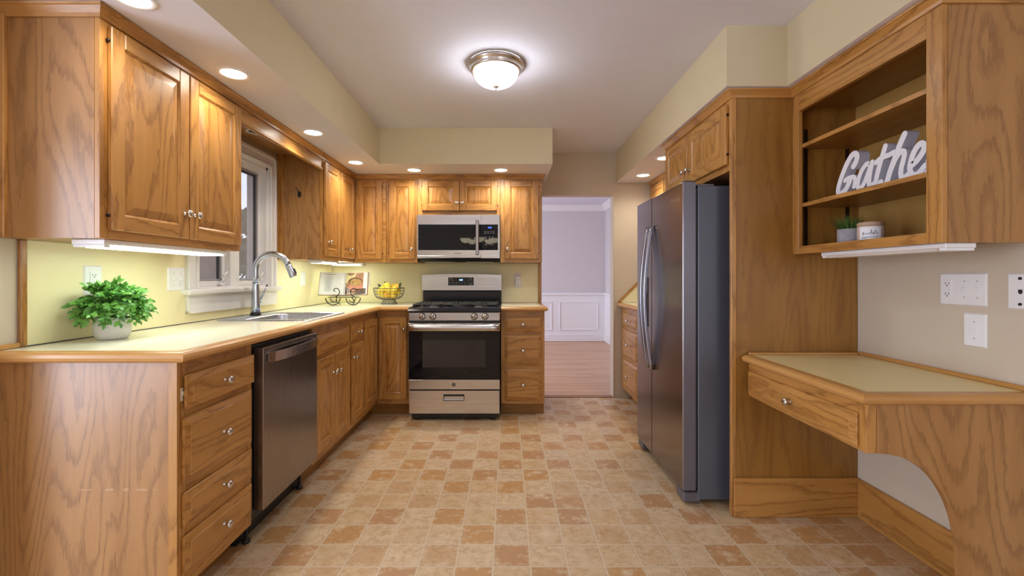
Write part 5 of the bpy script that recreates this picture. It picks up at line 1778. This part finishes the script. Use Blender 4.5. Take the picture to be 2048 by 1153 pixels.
for sgn, nm in ((-1, 'text_page'), (1, 'photo_page')):
    p = P()
    vs, fs = [], []
    N = 14
    for k in range(N + 1):
        s = k / N
        x = sgn * (0.001 + W * s * 0.98)
        nn = page_curve(s)
        for v_ in (0.004, Hh):
            vs += [bk(x, v_, nn - 0.008), bk(x, v_, nn)]
    for k in range(N):
        a, c = 4 * k, 4 * k + 4
        fs += [(a + 1, c + 1, c + 3, a + 3), (a, a + 2, c + 2, c), (a, c, c + 1, a + 1), (a + 2, a + 3, c + 3, c + 2)]
    fs += [(0, 1, 3, 2), (4 * N, 4 * N + 2, 4 * N + 3, 4 * N + 1)]
    p.add(vs, fs, 0, 'z', False)
    pg = part(p, nm, 'paper', t)

    def onp(x, y, n, sgn=sgn):
        return bk(sgn * x, y, page_curve(abs(x) / W) + n)

    def patch(q, poly, mat, n):
        """Printed shape laid on the curved page."""
        cxm = sum(a for a, _ in poly) / len(poly); cym = sum(c for _, c in poly) / len(poly)
        vs = [onp(cxm, cym, n)] + [onp(a * 0.5 + cxm * .5, c * 0.5 + cym * .5, n) for a, c in poly] + [onp(a, c, n) for a, c in poly]
        k = len(poly)
        fs = [(0, 1 + i, 1 + (i + 1) % k) for i in range(k)] + [(1 + i, 1 + k + i, 1 + k + (i + 1) % k, 1 + (i + 1) % k) for i in range(k)]
        q.add(vs, fs, mat, 'z', True)

    if sgn < 0:
        p = P()
        r_ = random.Random(3)
        for j in range(17):
            y = 0.172 - j * 0.0085
            x0 = 0.165 if j else 0.15
            x1 = x0 - (0.06 if j % 2 else 0.075) - r_.uniform(0, 0.03)
            h = 0.0014
            patch(p, [(x0, y), (x1, y), (x1, y + h), (x0, y + h)], 0, 0.0006)
        for j in range(13):
            y = 0.168 - j * 0.0088
            x1 = 0.015 + r_.uniform(0, 0.02)
            patch(p, [(0.075, y), (x1, y), (x1, y + 0.0014), (0.075, y + 0.0014)], 0, 0.0006)
        patch(p, [(0.165, 0.187), (0.07, 0.187), (0.07, 0.1905), (0.165, 0.1905)], 1, 0.0006)
        part(p, 'printed_text', ['ink_soft', 'ink'], pg)
    else:
        def grid_patch(q, x0, x1, y0, y1, mat, n, k=10):
            vs, fs = [], []
            for i in range(k + 1):
                x = x0 + (x1 - x0) * i / k
                vs += [onp(x, y0, n), onp(x, y1, n)]
            fs = [(2 * i, 2 * i + 2, 2 * i + 3, 2 * i + 1) for i in range(k)]
            q.add(vs, fs, mat, 'z', True)

        p = P()
        grid_patch(p, 0.012, 0.195, 0.006, 0.202, 0, 0.0005)
        patch(p, [(0.014, 0.115), (0.014, 0.200), (0.10, 0.200), (0.085, 0.15), (0.04, 0.10)], 1, 0.0011)
        patch(p, [(0.012, 0.008), (0.012, 0.075), (0.06, 0.05), (0.19, 0.06), (0.19, 0.008)], 4, 0.0012)

        def ell(cx, cy, a, c_, k=20):
            return [(cx + a * math.cos(2 * PI * i / k), cy + c_ * math.sin(2 * PI * i / k)) for i in range(k)]
        patch(p, ell(0.100, 0.082, 0.062, 0.050), 2, 0.0018)
        patch(p, ell(0.098, 0.115, 0.068, 0.046), 2, 0.0024)
        patch(p, ell(0.098, 0.120, 0.060, 0.038), 4, 0.0029)
        patch(p, ell(0.100, 0.116, 0.053, 0.033), 3, 0.0034)
        for x in (0.035, 0.05):
            patch(p, [(x, 0.008), (x + 0.005, 0.008), (x - 0.006, 0.07), (x - 0.010, 0.07)], 5, 0.0024)
        part(p, 'printed_photo', ['photo_wood', 'photo_napkin', 'photo_terracotta', 'photo_cereal', 'photo_brown', 'paper'], pg)
p = P()
for sgn in (-1, 1):
    vs = []
    for x, n in ((0.0, 0.0005), (0.0, 0.004), (W + 0.004, 0.028), (W + 0.004, 0.0245)):
        vs += [bk(sgn * x, -0.001, n - 0.003), bk(sgn * x, Hh + 0.004, n - 0.003)]
    p.add(vs, [(0, 1, 3, 2), (2, 3, 5, 4), (4, 5, 7, 6), (6, 7, 1, 0), (0, 2, 4, 6), (1, 7, 5, 3)])
part(p, 'cover', 'photo_wood', t)

# ------------------------------------------------------------------ wire fruit bowl with lemons
BX, BY = -1.078, 4.08
zb = Basis((BX, BY, CT + 0.0005), (1, 0, 0), (0, 1, 0), (0, 0, 1))
t = thing('fruit_bowl', 'dark wire footed fruit bowl full of lemons on the counter beside the range', 'bowl', (BX, BY, CT))
bprof = [(0.050, 0.045), (0.085, 0.050), (0.113, 0.066), (0.129, 0.093), (0.136, 0.128), (0.137, 0.146)]


def ring(r, z, n=40):
    return [zb(r * math.cos(2 * PI * k / n), r * math.sin(2 * PI * k / n), z) for k in range(n)]


p = P()
tube(p, ring(0.137, 0.147), 0.0032, 6, closed=True)
for r, z in ((0.085, 0.050), (0.113, 0.066), (0.129, 0.093), (0.1355, 0.120)):
    tube(p, ring(r, z), 0.0013, 5, closed=True)
bc_ = catmull([(r, z) for r, z in bprof], 3)
for k in range(26):
    a = 2 * PI * k / 26
    tube(p, [zb(r * math.cos(a), r * math.sin(a), z) for r, z in bc_], 0.0013, 5)
tube(p, ring(0.050, 0.045), 0.002, 6, closed=True)
part(p, 'wire_basket', 'wire_grey', t)
p = P()
tube(p, ring(0.074, 0.003), 0.0028, 6, closed=True); tube(p, ring(0.052, 0.042), 0.0024, 6, closed=True)
for k in range(26):
    a = 2 * PI * k / 26
    tube(p, [zb(0.074 * math.cos(a), 0.074 * math.sin(a), 0.003), zb(0.060 * math.cos(a), 0.060 * math.sin(a), 0.020), zb(0.052 * math.cos(a), 0.052 * math.sin(a), 0.043)], 0.0026, 5)
part(p, 'wire_foot', 'wire_light', t)
LP = [(0.052, -0.045, 0.075, 0), (-0.052, -0.040, 0.075, 0), (0.000, -0.062, 0.072, 1), (-0.035, 0.050, 0.075, 0), (0.045, 0.048, 0.075, 0), (0.000, 0.0, 0.068, 0),
      (0.085, 0.0, 0.102, 0), (-0.088, 0.0, 0.100, 0), (0.068, -0.060, 0.122, 0), (0.010, -0.082, 0.125, 0), (-0.055, -0.068, 0.124, 0), (0.093, -0.035, 0.150, 1),
      (0.052, 0.010, 0.146, 0), (-0.045, 0.012, 0.140, 0), (-0.008, -0.050, 0.160, 0)]
r_ = random.Random(11)
wherel = ['under the rim of the wire bowl', 'lying in the wire bowl', 'topmost on the heap in the wire bowl']
for i, (dx, dy, dz, o_) in enumerate(LP):
    c = Vector((BX + dx * 0.84, BY + dy * 0.84, CT + dz * 0.9 + 0.024))
    axis = Vector((r_.uniform(-1, 1), r_.uniform(-.5, .5), r_.uniform(-.3, .3))).normalized()
    o1 = axis.orthogonal().normalized()
    bb = Basis(c, o1, axis.cross(o1), axis)
    s = 0.030
    prof = []
    for k in range(13):
        f = PI * k / 12
        prof.append((s * math.sin(f) ** 0.92, -s * 1.18 * math.cos(f)))
    prof = [(0.0, -s * 1.34), (0.004, -s * 1.28), (0.008, -s * 1.18)] + [q for q in prof if q[0] > 0.0095] + [(0.008, s * 1.18), (0.005, s * 1.30), (0, s * 1.36)]
    p = P(); lathe(p, prof, bb, 18, caps=False)
    top_ = i == len(LP) - 1
    lab = ('yellow lemon sitting highest in the wire fruit bowl' if top_ else ('orange-tinged lemon among the yellow ones in the wire bowl' if o_ else 'yellow lemon among others piled in the wire fruit bowl'))
    solo(p, 'lemon', 'orange_skin' if o_ else 'lemon_skin', lab, 'lemon', c, None if top_ else ('orange-tinged lemons in the bowl' if o_ else 'lemons in the wire bowl'))
for i, (dx, dy, dz, ax, az, lab) in enumerate(((-0.055, -0.03, 0.150, -0.75, 0.75, 'pointed dark green leaf sticking up highest from the lemons'), (0.0, -0.03, 0.168, -0.6, 0.7, 'dark green leaf beside the topmost lemon in the bowl'), (-0.02, -0.06, 0.158, 0.95, 0.15, 'dark green leaf lying flat across the lemons'), (0.105, -0.05, 0.15, 0.25, 0.9, 'dark green leaf at the rim of the fruit bowl nearest the range'))):
    p = P(); o = Vector((BX + dx, BY + dy, CT + dz - 0.004))
    leaf(p, o, Vector((ax, -0.1, az)), Vector((0, -1, 0.3)), 0.058, 0.012)
    solo(p, 'lemon_leaf', 'lemon_leaf', lab, 'leaf', o)

# ------------------------------------------------------------------ lights of the room
def recessed(x, y, z, label, energy=10.0, lit=True, r=0.07, spot=True):
    t = thing('recessed_light', label, 'recessed light', (x, y, z))
    bb = Basis((x, y, z), (1, 0, 0), (0, -1, 0), (0, 0, -1))
    q = P(); lathe(q, [(r, 0.0003), (r, 0.003), (r * 0.93, 0.005), (r * 0.76, 0.004), (r * 0.73, 0.0006)], bb, 32, caps=False); part(q, 'trim_ring', 'white_trim', t)
    q = P(); lathe(q, [(r * 0.74, 0.0008), (r * 0.73, 0.0022), (0, 0.0028)], bb, 32, caps=False); part(q, 'lens', 'lens_lit' if lit else 'lens_off', t)
    if lit:
        d = bpy.data.lights.new('recessed_lamp', 'SPOT')
        d.energy = energy; d.color = (1.0, 0.885, 0.74); d.spot_size = math.radians(160); d.spot_blend = 1.0; d.shadow_soft_size = 0.05
        o = bpy.data.objects.new('recessed_lamp', d); COL.objects.link(o); o.parent = t; o.location = (0, 0, -0.02)
    return t


recessed(-1.23, 1.47, SZ, 'lit recessed light in the soffit above the counter end', 8)
recessed(-1.231, 2.018, SZ, 'lit recessed light in front of the two-door upper cabinet', 8)
recessed(-1.23, 2.84, SZ, 'lit recessed light in front of the window valance', 12)
recessed(-1.213, 3.58, SZ, 'lit recessed light beside the inner corner of the soffits', 12)
recessed(-0.80, 3.835, SZ, 'lit recessed light in the range wall soffit toward the corner', 14)
recessed(-0.06, 3.835, SZ, 'lit recessed light in the range wall soffit toward the opening', 14)
recessed(1.21, 4.03, SZ, 'lit recessed light in the soffit corner beside the dining room opening', 9)
recessed(1.20, 3.45, SZ, 'lit recessed light partly hidden by the cabinet above the refrigerator', 9)
recessed(-1.565, 2.79, 2.068, 'unlit recessed light under the valance above the window', lit=False, r=0.055)

t = thing('ceiling_light', 'lit flush dome ceiling light with brushed nickel rim', 'ceiling light', (-0.068, 2.54, CZ))
bb = Basis((-0.068, 2.54, CZ), (1, 0, 0), (0, -1, 0), (0, 0, -1))
p = P(); lathe(p, [(0.150, 0.0005), (0.156, 0.006), (0.156, 0.016), (0.150, 0.020), (0.142, 0.036), (0.143, 0.040), (0.138, 0.046), (0.130, 0.050), (0.126, 0.046)], bb, 48, caps=False); part(p, 'rim', 'nickel', t)
p = P()
prof = [(0.126, 0.046)]
for k in range(1, 13):
    f = k / 12 * PI / 2
    prof.append((0.126 * math.cos(f) ** 0.85 if k < 12 else 0.0, 0.046 + 0.083 * math.sin(f)))
lathe(p, prof, bb, 48, caps=False); part(p, 'glass_dome', 'dome_lit', t)
p = P(); lathe(p, [(0.016, 0.126), (0.018, 0.130), (0.010, 0.134), (0.006, 0.140), (0.007, 0.144), (0, 0.148)], bb, 20, caps=False); part(p, 'finial', 'nickel', t)


def strip(label, lo, hi, lit, axis, tube_m='tube_lit'):
    """Slim under-cabinet fixture: housing, diffuser, end caps."""
    loc = ((lo[0] + hi[0]) / 2, (lo[1] + hi[1]) / 2, hi[2])
    t = thing('under_cabinet_light', label, 'under-cabinet light', loc)
    q = P(); box(q, (lo[0], lo[1], lo[2] + 0.008), hi, ch=0.002); part(q, 'housing', 'white_plastic', t)
    q = P()
    e = 0.03
    a = [lo[0] + 0.006, lo[1] + 0.006]; c = [hi[0] - 0.006, hi[1] - 0.006]
    k = 0 if axis == 'x' else 1
    a[k] += e; c[k] -= e
    frustum(q, Basis((0, 0, lo[2] + 0.0078), (1, 0, 0), (0, -1, 0), (0, 0, -1)), (a[0], c[0], -c[1], -a[1]), 0.0, (a[0] + 0.006, c[0] - 0.006, -c[1] + 0.006, -a[1] - 0.006), 0.009)
    part(q, 'diffuser', tube_m if lit else 'diffuser_off', t)
    for e_lo in (True, False):
        q = P()
        a2, c2 = list(lo), list(hi)
        if e_lo:
            c2[k] = lo[k] + e - 0.002
        else:
            a2[k] = hi[k] - e + 0.002
        box(q, (a2[0] + 0.003, a2[1] + 0.003, lo[2] - 0.001), (c2[0] - 0.003, c2[1] - 0.003, lo[2] + 0.0078), ch=0.001)
        part(q, 'end_cap', 'white_plastic', t)
    return t


strip('lit slim light under the two-door upper cabinet above the bushy plant', (-1.50, 1.545, UB - 0.027), (-1.385, 2.22, UB - 0.0005), True, 'y')
strip('lit slim light under the narrow cabinet beside the window', (-1.50, 3.36, UB - 0.024), (-1.395, 3.70, UB - 0.0005), True, 'y', 'tube_bright')
strip('lit slim light under the corner cabinet above the cookbook', (-1.60, 4.03, UB - 0.024), (-1.30, 4.13, UB - 0.0005), True, 'x', 'tube_bright')
strip('unlit white slim light under the open shelf cabinet', (1.405, 1.445, SB - 0.024), (1.505, 2.02, SB - 0.0005), False, 'y')

# chandelier of the breakfast area, mirrored in the microwave door
t = thing('chandelier', 'dark iron chandelier with cream glass bowls mirrored in the microwave door', 'chandelier', (-0.55, -1.0, CZ))
c0 = Vector((-0.55, -1.0, 1.82))
p = P(); tube(p, [(-0.55, -1.0, CZ - 0.002), (-0.55, -1.0, 1.72)], 0.010, 8); lathe(p, [(0.06, 0), (0.055, 0.02), (0.012, 0.03)], Basis((-0.55, -1.0, CZ - 0.0005), (1, 0, 0), (0, -1, 0), (0, 0, -1)), 20); lathe(p, [(0, -0.1), (0.03, -0.08), (0.02, 0.0), (0.03, 0.03), (0.01, 0.06)], Basis(c0, (1, 0, 0), (0, 1, 0), (0, 0, 1)), 14); part(p, 'stem', 'wrought_iron', t)
for k in range(5):
    a = 2 * PI * k / 5 + 0.3
    d = Vector((math.cos(a), math.sin(a), 0))
    p = P(); tube(p, catmull([tuple(c0 - Vector((0, 0, .06))), tuple(c0 + d * .12 - Vector((0, 0, .12))), tuple(c0 + d * .27 - Vector((0, 0, .05))), tuple(c0 + d * .30 + Vector((0, 0, .02)))], 5), 0.007, 6); part(p, 'arm', 'wrought_iron', t)
    p = P(); lathe(p, [(0.025, 0.0), (0.07, 0.02), (0.095, 0.06), (0.105, 0.085), (0.100, 0.085), (0.09, 0.06), (0.066, 0.026), (0, 0.012)], Basis(c0 + d * .30 + Vector((0, 0, .02)), (1, 0, 0), (0, 1, 0), (0, 0, 1)), 20, caps=False); part(p, 'glass_shade', 'shade_glow', t)
